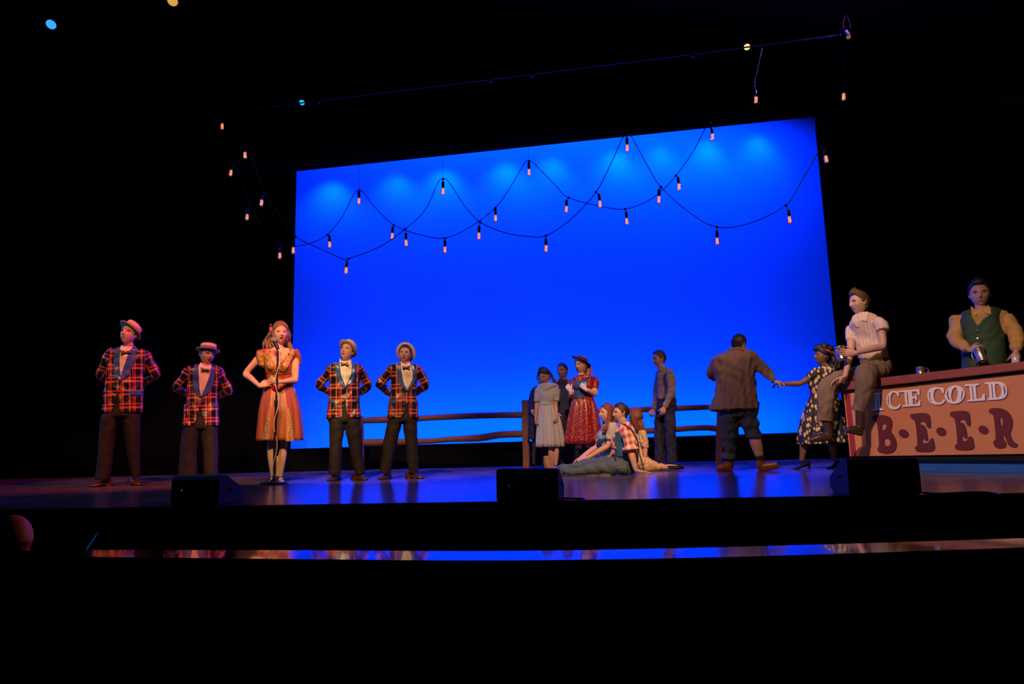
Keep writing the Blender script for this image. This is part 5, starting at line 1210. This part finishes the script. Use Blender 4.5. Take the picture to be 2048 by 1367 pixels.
s.patch([o1, s1], [(980, 855), (998, 850), (1000, 880), (985, 895)], 'patch', SHIRT, o1, lift=.01, thick=.003)
mb = MB(); mb.tube([s.L(1030 + 22 * cos(a), 1150 + 32 * sin(a), -.20) for a in np.linspace(0, 6.2, 9)], [.004] * 9, 6); mb.build('buckle', TIN, o1)
for dx, dd in ((20, .1), (-10, -.04)):
    mb = MB(); a = s.L(95 + dx, 1235, dd); a.z = .05; mb.tube([a + Vector((.02, 0, .0)), a + Vector((-.07, 0, .02)), a + Vector((-.10, 0, .10)), a + Vector((-.11, 0, .17))], [.045, .05, .047, .034], 12, flat=.8); mb.build('boot', mat('tan_leather', (.25, .15, .08), .5), s.root)
MANB = s
# seated woman in pale blue
s = Fig(860, 1246, 'long-haired woman in pale blue print dress sitting with hands on her knees', C5); s.fy = 1262
s.body(.95, [(480, 850, 950, .8), (530, 800, 1000, .65), (640, 780, 1010, .6), (800, 790, 960, .6), (950, 790, 970, .6), (1080, 770, 1000, .6)],
    [[(945, 580, -.10), (880, 840, -.14), (560, 1035, -.14)], [(800, 640, .12), (720, 850, .12), (470, 1020, .04)]],
    [[(920, 1130, 0), (500, 1110, .02), (760, 1200, .2)], [(920, 1140, .15), (520, 1120, .2), (780, 1200, .3)]],
    [(890, 520, .02), (880, 470, 0), (870, 420, 0)], dict(c=(858, 352, 0), yaw=-62, pitch=4, roll=-3, hu=262, jaw=.2, lips=REDLIPS, browm=MATS['brow_brown']),
    [dict(w=(565, 1035, -.14), d=(-1, -.1, -.32), n=(-.3, 0, -1), t=(0, -1, .2), curl=22, spread=5, sc=.95), dict(w=(475, 1020, .04), d=(-1, -.1, -.5), n=(-.3, 0, -1), t=(0, -1, .2), curl=24, spread=5, sc=.95)], SKIN['fair'], nk=.86)
s.hair('long', HAIR['auburn'], .017, 15, locks=[([(905, 330, -.08), (900, 430, -.09), (870, 520, -.12), (830, 590, -.14), (815, 640, -.15)], .016, 14, .016, .009), ([(960, 300, .02), (970, 420, .03), (960, 520, .04), (970, 620, .05)], .017, 14, .02, .009), ([(850, 440, .08), (810, 540, .02), (790, 620, -.02)], .015, 8, .014, .008)])
def db(mb):
    s.rows(mb, [(500, 850, 960, .75), (530, 800, 1000, .66), (620, 760, 1010, .66), (700, 745, 990, .68), (800, 775, 965, .66), (920, 790, 965, .64), (1020, 770, 990, .68)]); mb.ell(s.L(790, 700, -.06), (.065, .07, .065))
d1 = s.garment('dress', LBLUE, db, folds=.004, seed=11, vox=.010)
def sl(mb): s.tube(mb, [(950, 540, -.10), (948, 620, -.12), (925, 720, -.14)], [75, 92, 84], round_caps=True); s.tube(mb, [(810, 620, .12), (780, 700, .12), (750, 770, .12)], [60, 72, 60])
s.garment('sleeve', PUFF, sl, folds=.007, seed=12, vox=.009)
def kb(mb): s.tube(mb, [(930, 1110, 0), (760, 1100, 0), (560, 1095, 0), (450, 1110, .02)], [120, 118, 90, 55]); s.tube(mb, [(900, 1190, .2), (700, 1190, .25), (600, 1200, .25)], [90, 80, 60])
k1 = s.garment('skirt', mat('lilac_cotton', (.50, .47, .55), .8, var=.12), kb, folds=.009, seed=13, vox=.012)
c_ = co_of(k1.data); c_[:, 2] = np.maximum(c_[:, 2], .004); k1.data.vertices.foreach_set('co', c_.ravel()); k1.data.update()
# woman in cream behind them
s = Fig(1390, 1222, 'woman in cream print dress with long curly hair, seated behind the man in overalls', C5); s.fy = 1235
s.body(.92, [(560, 1270, 1360, .8), (600, 1240, 1410, .65), (700, 1250, 1440, .6), (850, 1270, 1440, .6), (1000, 1290, 1450, .6), (1100, 1280, 1480, .6)],
    [[(1400, 650, -.08), (1445, 850, -.1), (1445, 1030, -.12)], [(1270, 650, .15), (1240, 800, .15), (1230, 950, .1)]],
    [[(1400, 1120, -.05), (1600, 1140, -.1), (1780, 1172, -.08)], [(1380, 1130, .15), (1560, 1150, .2), (1430, 1180, -.1)]],
    [(1305, 600, .02), (1300, 540, 0), (1295, 500, 0)], dict(c=(1290, 425, .0), yaw=-120, pitch=-8, hu=240),
    [dict(w=(1445, 1035, -.12), d=(-.05, -.1, -1), n=(-1, 0, 0), t=(0, -1, 0), curl=25, sc=.9), dict(w=(1230, 955, .1), d=(-.3, 0, -1), n=(0, 0, -1), t=(0, -1, 0), curl=25, sc=.9)], SKIN['fair'], nk=.85)
s.hair('long', HAIR['auburn'], .022, 21, locks=[([(1290, 340, -.04), (1330, 440, -.05), (1365, 540, -.05), (1395, 640, -.05)], .018, 26, .022, .012), ([(1260, 380, -.09), (1280, 500, -.1), (1310, 600, -.1)], .017, 12, .02, .01)])
def db(mb):
    s.rows(mb, [(570, 1265, 1370, .7), (600, 1240, 1415, .6), (700, 1250, 1450, .6), (850, 1265, 1450, .62), (960, 1280, 1470, .64), (1040, 1280, 1500, .7)])
    s.sleeve(mb, [(1400, 640, -.08), (1448, 850, -.1), (1450, 1030, -.12)], [58, 62, 58, 54], 1.05); s.sleeve(mb, [(1270, 650, .15), (1240, 800, .15), (1230, 950, .1)], [55, 55, 50], 1.0)
    s.tube(mb, [(1370, 1060, 0), (1450, 1110, -.08), (1560, 1140, -.1), (1640, 1165, -.1)], [95, 100, 88, 60]); s.tube(mb, [(1380, 1130, 0), (1480, 1170, -.1), (1600, 1190, -.1)], [80, 60, 40])
d1 = s.garment('dress', CREAMD, db, folds=.009, seed=14, vox=.010)
c_ = co_of(d1.data); c_[:, 2] = np.maximum(c_[:, 2], .004); d1.data.vertices.foreach_set('co', c_.ravel()); d1.data.update()
mb = MB(); a = s.L(1800, 1160, -.08); a.z = .06; mb.tube([a + Vector((-.04, 0, 0)), a + Vector((.04, 0, .0)), a + Vector((.13, 0, -.01)), a + Vector((.19, 0, -.025))], [.034, .036, .036, .018], 12, flat=.8); mb.tube([a + Vector((-.10, -.04, -.02)), a + Vector((-.12, 0, .045)), a + Vector((-.10, .04, -.02))], [.006] * 3, 6); mb.build('shoe', SHOEB, s.root)
# young man by the fence
C6 = (1280, 660, 4.557)
WIN = plaid('windowpane_shirt', (.3, .25, .2), [(0, (.34, .28, .23)), (.85, (.10, .06, .08)), (.93, (.40, .33, .25))], [(0, (.34, .28, .23)), (.88, (.10, .07, .09))], period=.07, rough=.8)
s = Fig(240, 1248, 'young man in checked work shirt and dark jeans, standing alone in profile', C6); s.fy = 1240
s.body(.95, [(330, 165, 235, .8), (355, 160, 275, .7), (400, 160, 295, .65), (500, 165, 300, .6), (600, 182, 285, .55), (680, 180, 285, .5)],
    [[(272, 395, -.14), (286, 560, -.17), (225, 700, -.17)], [(180, 400, .16), (158, 560, .18), (128, 720, .14)]],
    [[(205, 690, .08), (182, 900, .08), (185, 1190, .08)], [(262, 700, -.03), (272, 900, -.08), (292, 1190, -.08)]],
    [(200, 370, .01), (190, 330, 0), (182, 300, 0)], dict(c=(172, 262, 0), yaw=-62, pitch=-8, hu=150, jaw=.2),
    [dict(w=(222, 702, -.18), d=(-.35, -.1, -1), n=(-.3, 1, 0), t=(-1, -.3, 0), curl=48, sc=.95), dict(w=(126, 722, .14), d=(-.4, 0, -.8), n=(.2, 1, 0), t=(-1, -.2, .2), curl=50, sc=.95)], SKIN['fair'])
s.hair('short', HAIR['brown'], .013, 31)
def sb(mb):
    s.rows(mb, [(332, 168, 236, .8), (350, 158, 268, .72), (385, 150, 298, .66), (440, 150, 312, .66), (520, 153, 318, .66), (590, 158, 326, .66), (625, 160, 320, .62)])
    s.sleeve(mb, [(272, 390, -.13), (288, 560, -.17), (228, 695, -.17)], [40, 42, 40, 36, 30, 26], 1.97); s.sleeve(mb, [(180, 395, .15), (158, 560, .18), (130, 715, .14)], [36, 36, 34, 30, 26], 1.95)
s1 = s.garment('shirt', WIN, sb, folds=.006, seed=15, vox=.009, bones=[((240, 620), (205, 340), .14), ((288, 560, -.17), (272, 390, -.13), .07), ((228, 695, -.17), (288, 560, -.17), .06)])
s.patch([s1, s.bodyo], [(160, 338), (200, 352), (236, 330), (240, 346), (205, 378), (170, 366), (152, 358)], 'collar', WIN, s1, lift=.006, thick=.005)
JEANS = mat('indigo_jeans', (.010, .013, .04), .8, var=.4, vscale=24, bump=.3, bscale=18)
def tb(mb):
    s.rows(mb, [(600, 158, 322, .66), (680, 150, 328, .66), (740, 148, 328, .64)])
    for l, r in (([(195, 720, .08), (178, 900, .08), (182, 1060, .08), (184, 1205, .08)], [54, 47, 46, 50]), ([(272, 720, -.06), (276, 900, -.10), (286, 1060, -.09), (294, 1205, -.08)], [58, 50, 48, 50])): s.tube(mb, l, r, round_caps=False)
s.garment('jeans', JEANS, tb, folds=.007, seed=16)
s.shoe((190, .08), (165, -.05), SHOEB); s.shoe((300, -.08), (275, -.22), SHOEB)
# ------------------------------------------------------------------ big man in tweed, from behind
TWEED = mat('brown_tweed', (.20, .145, .125), .9, var=.5, vscale=130, bump=.3, bscale=22); BOOT = mat('chestnut_leather', (.24, .075, .025), .38, var=.3)
s = Fig(900, 1282, 'heavyset man in brown tweed jacket and rolled jeans, seen from behind, dancing', C6); s.fy = 1282
s.body(1.25, [(170, 850, 930, .9), (200, 790, 1000, .7), (260, 690, 1040, .6), (400, 700, 1030, .66), (560, 710, 1030, .7), (700, 720, 1050, .66), (760, 740, 1070, .5)],
    [[(690, 300, .02), (655, 420, .14), (760, 440, .30)], [(1020, 275, .0), (1128, 350, .02), (1222, 462, .0)]],
    [[(805, 780), (820, 960), (808, 1190)], [(995, 780, 0), (1040, 960, -.02), (1098, 1180, 0)]],
    [(900, 240, 0), (905, 190, .01), (910, 165, .02)], dict(c=(903, 128, .03), yaw=150, pitch=-22, roll=0, hu=164),
    [dict(w=(1222, 462, 0), d=(1, 0, -.22), n=(.1, .2, -1), t=(0, -1, 0), curl=35, sc=1.0), dict(w=(760, 440, .3), d=(1, .3, 0), n=(0, 1, 0), t=(0, 0, 1), curl=30)], SKIN['fair'], legr=[.078, .068, .058, .060, .036], nk=1.3)
s.hair('short', HAIR['black'], .020, 33)
def jb(mb):
    s.rows(mb, [(158, 835, 935, .85), (185, 775, 1005, .7), (215, 715, 1050, .66), (262, 648, 1075, .62), (330, 650, 1062, .64), (450, 690, 1055, .68), (550, 683, 1062, .72), (650, 656, 1078, .74), (725, 628, 1090, .72)])
    s.sleeve(mb, [(690, 310, .02), (655, 410, .14), (760, 445, .3)], [58, 56, 52, 44, 38], 1.9); s.sleeve(mb, [(1025, 275, 0), (1130, 350, .02), (1222, 462, 0)], [62, 62, 58, 48, 36, 30], 1.92)
j = s.garment('jacket', TWEED, jb, folds=.009, seed=17, vox=.011)
s.patch([j, s.bodyo], [(822, 160), (850, 150), (900, 150), (945, 168), (950, 188), (900, 172), (850, 172), (815, 182)], 'collar', TWEED, j, lift=.008, thick=.008)
mb = MB(); mb.tube([s.L(x, y, -.30 + .0 * y) for x, y in ((802, 200), (785, 400), (770, 560), (760, 720))], [.002] * 4, 6)
s.patch([j], [(800, 190), (804, 190), (788, 400), (772, 560), (768, 724), (763, 724), (768, 560), (784, 400)], 'back_seam', TWEED, j, lift=.002, thick=.003)
def tb(mb):
    s.rows(mb, [(660, 715, 1080, .62), (730, 712, 1078, .62), (790, 718, 1075, .56)])
    for l, r in (([(805, 790), (820, 880), (816, 980), (808, 1165)], [92, 84, 66, 57]), ([(985, 790), (1010, 880, -.01), (1042, 960, -.02)], [86, 80, 62])): s.tube(mb, l, r, round_caps=False)
tr = s.garment('jeans', DENIMD, tb, folds=.008, seed=18)
mb = MB(); mb.tube(s.P([(808, 1125, 0), (806, 1172, 0)]), [68 * s.m, 69 * s.m], 20, round_caps=False); mb.build('cuff', DENIM, tr, label=None) if False else mb.build('cuff', DENIM, tr)
mb = MB(); mb.tube(s.P([(1042, 945, -.02), (1046, 975, -.02)]), [74 * s.m, 75 * s.m], 20, round_caps=False); mb.build('cuff', DENIMD, tr)
def boot(l, hx, tx, tilt, nm='boot'):
    def bb(mb):
        a = s.L(hx, 1275, 0); a.z = .0; b = s.L(tx, 1275, -.04); b.z = 0; d = (b - a).normalized(); u = Vector((0, 0, 1)); L_ = (b - a).length
        up = Vector((0, 0, L_ * math.tan(tilt)))
        mb.tube([a + u * .05 + d * .03, a + u * .048 + d * L_ * .5 + up * .4, a + u * .042 + d * L_ * .85 + up * .9], [.05, .048, .038], 14, flat=.95)
        mb.tube(l, [.055, .052], 14)
        mb.tube([a + d * -.005 + u * .016, a + d * L_ * .5 + u * .014 + up * .45, b + u * .014 + up * 1.02], [.030, .028, .016], 12, flat=1.2)
    o = s.garment(nm, BOOT, bb, folds=0, vox=.007); c_ = co_of(o.data); c_[:, 2] = np.maximum(c_[:, 2], .002); o.data.vertices.foreach_set('co', c_.ravel()); return o
boot([s.L(812, 1240), s.L(812, 1188)], 828, 700, .0); boot([s.L(1096, 1235), s.L(1100, 1175)], 1092, 1275, .16)
mb = MB(); mb.tube([s.L(1099, 1180), s.L(1096, 1140)], [.060, .056], 16, round_caps=False); mb.build('sock', BLKC, s.root)
# ------------------------------------------------------------------ dancing woman
LEAF = dots('dark_leaf_print', (.010, .010, .022), (.62, .48, .24), 19, .44, .7, stretch=(1.3, 1.3, .8))
C7 = (1560, 560, 3.419)
s = Fig(215, 1292, 'woman in dark dress with large cream leaf print, dancing with arm outstretched', C7); s.fy = 1292
s.body(.98, [(580, 270, 360, .8), (610, 225, 385, .6), (680, 205, 390, .6), (760, 215, 385, .55), (850, 200, 400, .6)],
    [[(245, 645, -.05), (135, 706, -.06), (25, 708, -.05)], [(365, 640, .1), (420, 720, .2), (380, 780, .3)]],
    [[(240, 900, -.02), (170, 1080, -.04), (150, 1228, -.02)], [(330, 900, .08), (350, 1090, .1), (372, 1225, .12)]],
    [(310, 605, .02), (300, 570, .01), (296, 550, 0)], dict(c=(288, 520, 0), yaw=-66, pitch=6, hu=118, jaw=.2, lips=REDLIPS),
    [dict(w=(25, 708, -.05), d=(-1, 0, .05), n=(0, .3, -1), t=(0, -1, 0), curl=28, sc=.9), dict(w=(380, 782, .3), d=(-.5, 0, -.5), n=(0, 0, -1), t=(0, -1, 0), curl=30, sc=.9)], SKIN['dark'], nk=.85)
def bun(mb):
    for p, r in (((270, 462, 0), .07), ((300, 458, .02), .075), ((335, 470, .04), .07), ((250, 470, -.02), .045)): mb.ell(s.L(*p), (r, r, r * .72), n=14, m=10)
s.hair('up', HAIR['black'], .022, 41, extra=bun, locks=[([(340, 490, .02), (370, 520, .04), (385, 560, .04), (375, 605, .03)], .028, 22, .03, .012), ([(320, 520, .06), (345, 570, .08), (350, 610, .07)], .025, 14, .02, .01)])
def db(mb):
    s.rows(mb, [(578, 275, 360, .8), (600, 232, 382, .66), (640, 205, 398, .62), (700, 190, 400, .66), (740, 196, 394, .64), (780, 206, 388, .6), (800, 204, 388, .6)]); s.tube(mb, [(255, 630, -.05), (215, 660, -.06)], [38, 36]); s.tube(mb, [(370, 630, .08), (395, 670, .12)], [38, 34])
d1 = s.garment('dress', LEAF, db, folds=.004, seed=19, vox=.010)
mb = MB(); s.rows(mb, [(770, 206, 388, .6), (850, 176, 430, .64), (950, 146, 458, .68), (1050, 130, 472, .72), (1118, 127, 482, .74)], folds=(.13, 8, .1, 2.0), open_bottom=True, n=110, seg=5)
mb.build('skirt', LEAF, s.root)
s.shoe((180, -.02), (75, -.08), SHOEB, hh=.06, wd=.036, heel_h=.055); s.shoe((375, .12), (320, .0), SHOEB, hh=.06, wd=.036, heel_h=.055)
mb = MB(); a = s.L(148, 1240, -.03); mb.tube([a + Vector((-.04, -.01, -.01)), a + Vector((0, -.045, 0)), a + Vector((.04, .0, .01)), a + Vector((0, .045, 0)), a + Vector((-.04, -.01, -.01))], [.006] * 5, 6); mb.build('ankle_strap', SHOEB, s.root)
mb = MB(); mb.tube(s.P([(312, 478, -.075), (335, 484, -.08), (358, 500, -.06)]), [.012, .018, .012], 8); mb.build('hair_ribbon', mat('red_ribbon', (.35, .015, .02), .5), s.root)
# ------------------------------------------------------------------ man sitting on the counter
STRIPE = plaid('striped_shirt', (.6, .5, .45), [(0, (.70, .56, .48)), (.40, (.42, .26, .26)), (.55, (.70, .58, .50)), (.80, (.55, .36, .34)), (.88, (.70, .56, .48))], [(0, (.66, .52, .44)), (.5, (.68, .54, .46))], period=.05, rough=.7, mixf=.25)
TAUPE = mat('taupe_trousers', (.20, .145, .085), .85, var=.25, vscale=30, bump=.35, bscale=16)
CA = (1640, 570, 5.944)
tp = top_point(1735, .22)
s = Fig(640, 1090, 'young man in striped short-sleeved shirt sitting on the counter end with a cup', CA, at=(tp.x, tp.y, 0))
s.body(1.12, [(330, 440, 570, .8), (370, 400, 640, .7), (450, 390, 720, .62), (600, 440, 740, .62), (750, 460, 760, .62), (900, 480, 800, .62), (1000, 520, 820, .62)],
    [[(722, 440, -.14), (745, 720, -.22), (420, 805, -.38)], [(355, 520, .06), (368, 760, -.12), (298, 1080, -.27)]],
    [[(720, 1010, -.05), (520, 1070, -.42), (470, 1540, -.40)], [(640, 1000, .15), (130, 1180, -.10), (60, 1640, -.05)]],
    [(490, 400, .03), (470, 350, .01), (462, 310, 0)], dict(c=(462, 212, 0), yaw=-52, pitch=2, roll=-6, hu=280, jaw=.2),
    [dict(w=(425, 805, -.38), d=(-1, -.1, .12), n=(.1, .95, 0), t=(0, -.2, 1), curl=38, spread=6, sc=1.15, curls=[24, 27, 30, 34]), dict(w=(298, 1084, -.27), d=(-1, -.2, -.32), n=(0, 0, -1), t=(0, -1, 0), curl=18, curls=[12, 18, 25, 35], spread=8, sc=1.1)], SKIN['fair'], vox=.011)
s.hair('quiff', HAIR['brown'], .014, 51)
def sb(mb):
    s.rows(mb, [(320, 440, 585, .8), (350, 405, 640, .75), (400, 360, 700, .68), (470, 345, 750, .62), (600, 400, 770, .6), (750, 430, 800, .6), (850, 450, 822, .62), (885, 465, 815, .6)])
    s.tube(mb, [(690, 420, -.10), (725, 470, -.14), (745, 545, -.18)], [70, 74, 72], round_caps=False); s.tube(mb, [(370, 510, .1), (358, 580, .02), (356, 665, -.05)], [60, 62, 54], round_caps=False)
s1 = s.garment('shirt', STRIPE, sb, folds=.006, seed=22, vox=.010, bones=[((620, 880), (510, 330), .14), ((745, 600, -.17), (700, 400, -.12), .09), ((356, 665, -.05), (372, 500, .08), .07)])
s.patch([s1, s.bodyo], [(550, 310), (580, 320), (560, 432), (480, 420), (500, 380)], 'collar', STRIPE, s1, lift=.006, thick=.005, dmax=.06); s.patch([s1, s.bodyo], [(405, 400), (430, 460), (470, 500), (440, 505), (378, 460)], 'collar', STRIPE, s1, lift=.006, thick=.005, dmax=.06)
def tb(mb):
    s.rows(mb, [(860, 470, 820, .62), (930, 480, 845, .66), (1010, 500, 850, .7), (1075, 540, 820, .66)])
    s.tube(mb, [(730, 1000, -.06), (600, 1010, -.28), (540, 1085, -.44), (530, 1250, -.44), (490, 1400, -.42), (450, 1500, -.41)], [98, 106, 112, 100, 82, 76], round_caps=False)
    s.tube(mb, [(640, 1000, .12), (400, 1060, .02), (190, 1130, -.08), (85, 1240, -.10), (70, 1400, -.09), (60, 1620, -.08)], [90, 92, 98, 98, 96, 92], round_caps=False)
s.garment('trousers', TAUPE, tb, folds=.008, seed=23, vox=.011)
s.patch([s1], [(460, 868), (640, 880), (815, 875), (815, 895), (640, 905), (465, 892)], 'belt', mat('dark_leather', (.03, .015, .01), .5), s.root, lift=.012, thick=.006)
def c7(x, y, d): X, Y = 1560 + x / 3.419, 560 + y / 3.419; return s.L((X - 1640) * 5.944, (Y - 570) * 5.944, d)
def hangshoe(a, h, t_, nm, d):
    def bb(mb):
        A, H_, T_ = c7(*a, d), c7(*h, d), c7(*t_, d - .08); mb.tube([A, A.lerp(H_, .7)], [.052, .050], 14); mb.tube([H_ + Vector((0, 0, .035)), H_.lerp(T_, .5) + Vector((0, 0, .04)), T_ + Vector((0, 0, .03))], [.048, .050, .034], 14)
        mb.tube([H_ + Vector((.0, 0, .008)), H_.lerp(T_, .5) + Vector((0, 0, .012)), T_ + Vector((-.01, 0, .012))], [.026, .024, .018], 10, flat=1.9)
    return s.garment(nm, SHOEB if False else mat('worn_brown_leather', (.05, .03, .02), .35), bb, folds=0, vox=.007)
hangshoe((548, 890), (550, 1055), (465, 1040), 'boot', -.42); hangshoe((320, 965), (340, 1085), (215, 1110), 'boot', -.08)
SITTER = s
# his cup
cw = s.world(s.L(272, 895, -.295)); ax = (s.world(s.L(226, 728, -.295)) - cw); mug(cw, ax, ax.length, .056, 'dented tin cup in the hand of the man on the counter', hdir=(-.6, -.8, 0))
# ------------------------------------------------------------------ bartender
MUST = mat('mustard_shirt', (.50, .30, .075), .75, var=.12, vscale=20, bump=.25, bscale=18); GRN = mat('green_vest', (.020, .060, .014), .7, var=.6, vscale=45, bump=.3, bscale=60)
C8 = (1780, 540, 3.418)
pb_ = top_point(1962, .62 + .33)
s = Fig(620, 650, 'bartender in mustard shirt and dark green waistcoat behind the beer counter', C8, at=(pb_.x, pb_.y, 0))
s.fy = 1300
s.body(1.08, [(262, 570, 680, .8), (290, 490, 770, .6), (340, 470, 800, .55), (450, 490, 790, .6), (600, 480, 800, .6), (760, 480, 810, .55), (860, 490, 810, .5)],
    [[(462, 335, 0), (448, 480, -.04), (545, 545, -.26)], [(795, 335, 0), (865, 470, -.04), (862, 560, -.28)]],
    [[(560, 840), (555, 1050), (550, 1270)], [(730, 840), (735, 1050), (740, 1270)]],
    [(622, 310, .02), (620, 270, .01), (616, 230, 0)], dict(c=(612, 162, -.01), yaw=2, pitch=-8, roll=0, hu=186, jaw=.14, brow=1.1),
    [dict(w=(545, 545, -.26), d=(.9, -.3, .12), n=(.2, 1, -.1), t=(.1, 0, 1), curl=48, sc=1.08), dict(w=(862, 558, -.28), d=(-.05, -.2, -1), n=(-.4, .9, 0), t=(-1, -.2, 0), curl=34, sc=1.08)], SKIN['mid'], nk=1.1, armr=[.036, .036, .034, .038, .027])
s.hair('quiff', HAIR['black'], .012, 61)
def sb(mb):
    s.rows(mb, [(260, 570, 680, .8), (282, 500, 755, .6), (308, 450, 805, .52), (360, 470, 785, .54), (480, 505, 780, .55), (620, 500, 785, .55), (720, 500, 790, .54)])
    s.sleeve(mb, [(455, 335, 0), (450, 478, -.04), (535, 545, -.24)], [46, 46, 46, 42, 34], 1.85); s.sleeve(mb, [(800, 335, 0), (868, 468, -.04), (865, 545, -.26)], [46, 46, 46, 42, 34], 1.85)
s1 = s.garment('shirt', MUST, sb, folds=.007, seed=24, vox=.009)
def vb(mb): s.rows(mb, [(256, 556, 694, .95), (278, 488, 762, .86), (306, 474, 770, .76), (370, 474, 768, .76), (480, 496, 792, .76), (600, 490, 800, .76), (700, 486, 808, .74)], p=2.5)
v = s.garment('waistcoat', GRN, vb, folds=.003, seed=25, vox=.009)
s.cut(v, [(553, 240), (553, 300), (598, 382), (640, 330), (690, 300), (688, 240)])
s.patch([s1, v, s.bodyo], [(553, 243), (575, 262), (602, 300), (576, 312), (552, 288)], 'collar', MUST, s1, lift=.006, thick=.005, dmax=.05); s.patch([s1, v, s.bodyo], [(672, 236), (690, 262), (690, 304), (655, 294), (630, 272)], 'collar', MUST, s1, lift=.006, thick=.005, dmax=.05)
for y in (410, 465): s.patch([v], oval(597, y, 6, 6, n=10), 'button', TIN, v, lift=.002, thick=.005, step=1)
for a in ([(412, 455), (500, 470)], [(815, 440), (905, 432)]): pass
mb = MB(); mb.tube(s.P([(450, 458, -.035), (449, 466, -.04)]), [.088 * .72] * 2, 20, seg=1, round_caps=False); mb.build('sleeve_shade_band', BLKC, s1)  # black band standing in for the dark shading at the elbow
def tb(mb):
    s.rows(mb, [(700, 484, 808, .62), (840, 480, 812, .6)])
    for l in ([(560, 840), (555, 1050), (550, 1290)], [(730, 840), (735, 1050), (740, 1290)]): s.tube(mb, l, [84, 66, 52], round_caps=False)
s.garment('trousers', BLKC, tb, folds=.003, seed=26)
s.shoe((550, .02), (545, -.22), SHOEB); s.shoe((740, .02), (745, -.22), SHOEB)
a, b = s.world(s.L(635, 622, -.36)), s.world(s.L(598, 532, -.33)); mug(b + (b - a) * .0, a - b, (a - b).length, .050, "tilted tin mug in the bartender's hand", hdir=(-1, 0, 0))
GL = mat('clear_glass', (.6, .55, .5), .08, spec=.8, var=0)
a, b = s.world(s.L(858, 640, -.36)), s.world(s.L(858, 588, -.34)); mug(a, b - a, (b - a).length, .038, "small glass under the bartender's other hand at the right edge", cat='glass', m=GL)
# ------------------------------------------------------------------ in the pit
p = depth_at(24, 1078, 3.9)
s = Fig(36, 1150, 'musician sunk in the dark pit at lower left, only reddish hair showing', None, at=(p.x, p.y, 0)); s.root.location.z = PZ
s.B = Vector((p.x, p.y, PZ)); s.c = s.Mi @ (CAM - s.B); s.k = 1
# seated on a stool: local coordinates in metres, feet on the pit floor
hz = s.L(36, 1080, 0).z; cz = hz
def V3(x, y, z): return (x, y, z)
mb = MB(); mb.rings([[Vector((.0 + cos(2 * pi * i / 30) * w, sin(2 * pi * i / 30) * w * .55, z)) for i in range(30)] for w, z in ((.17, .50), (.19, .60), (.16, .80), (.20, .98), (.21, 1.04), (.10, 1.10), (.055, 1.13))])
for sx in (-1, 1):
    mb.tube([(sx * .19, 0, 1.02), (sx * .25, .05, .78), (sx * .12, .30, .80)], [.05, .043, .03], 12); mb.tube([(sx * .1, 0, .52), (sx * .12, .42, .50), (sx * .12, .44, .08)], [.085, .06, .04], 12)
    mb.tube([(sx * .12, .42, .045), (sx * .12, .60, .04)], [.045, .035], 10)
mb.tube([(0, 0, 1.08), (0, -.01, cz - .06)], [.055, .055], 14)
b_ = remesh(mb, .012, 'body', SKIN['fair'], s.root, 3)
hm = head_mesh(); s.HM = Matrix.Translation((0, .0, cz)) @ Euler((0, 0, radians(-150))).to_matrix().to_4x4(); hm.v = [s.HM @ v for v in hm.v]
h_ = hm.build('head', None, s.root, mats=[SKIN['fair'], LIPS, EYEW, IRIS, BROW])
hh = MB(); hand_mesh(hh, (.12, .30, .80), (-.3, 1, 0), (0, 0, -1), (-1, 0, 0)); hand_mesh(hh, (-.12, .30, .80), (.3, 1, 0), (0, 0, -1), (1, 0, 0)); h2 = hh.build('hands', SKIN['fair'], s.root)
s.bodyo = join('body', [b_, h_, h2]); s.hair('buzz', mat('hair_red', (.30, .09, .04), .6, var=.4, vscale=50), .020, 71)
mb = MB(); mb.rings([[Vector((cos(2 * pi * i / 30) * w, sin(2 * pi * i / 30) * w * .58, z)) for i in range(30)] for w, z in ((.18, .50), (.20, .60), (.18, .80), (.215, .98), (.22, 1.04), (.11, 1.10))])
for sx in (-1, 1): mb.tube([(sx * .19, 0, 1.02), (sx * .25, .05, .78), (sx * .14, .26, .79)], [.062, .055, .042], 12)
remesh(mb, .012, 'jacket', BLKC, s.root, 3)
mb = MB()
for sx in (-1, 1): mb.tube([(sx * .1, 0, .53), (sx * .12, .42, .51), (sx * .12, .44, .08)], [.095, .075, .06], 12)
remesh(mb, .012, 'trousers', BLKC, s.root, 3)
st = empty('stool', s.B, label='black stool in the pit under the seated musician', cat='stool'); mb = MB(); mb.rings([[Vector((cos(2 * pi * i / 24) * r, sin(2 * pi * i / 24) * r, z)) for i in range(24)] for r, z in ((.16, .385), (.17, .39), (.17, .415), (.15, .425))]); mb.build('seat', BLKP, st)
for a in (.8, 2.4, 3.9, 5.5): mb = MB(); mb.tube([(cos(a) * .10, sin(a) * .10, .385), (cos(a) * .17, sin(a) * .17, .012)], [.012, .012], 8); mb.build('leg', METB, st)
# a bow tip; the teal light on it is also put into its colour
a, b = depth_at(172, 1101, 3.3), depth_at(196, 1064, 3.5); mb = MB(); mb.tube([a - (b - a) * 1.4, a, b], [.005, .0045, .0035], 8, spline=False)
bow = tag(mb.build('violin_bow', mat('bow_teal_lit', (.08, .25, .22), .3, spec=.8)), 'slim violin bow raised out of the pit, catching teal light', 'bow')
aim('bow_spot', 'SPOT', a + Vector((-.45, .1, .25)), a.lerp(b, .4), 3.0, (.15, 1, .85), .02, 24, .5)  # teal spot aimed at the bow alone

for q in FIGS: q.tuck()
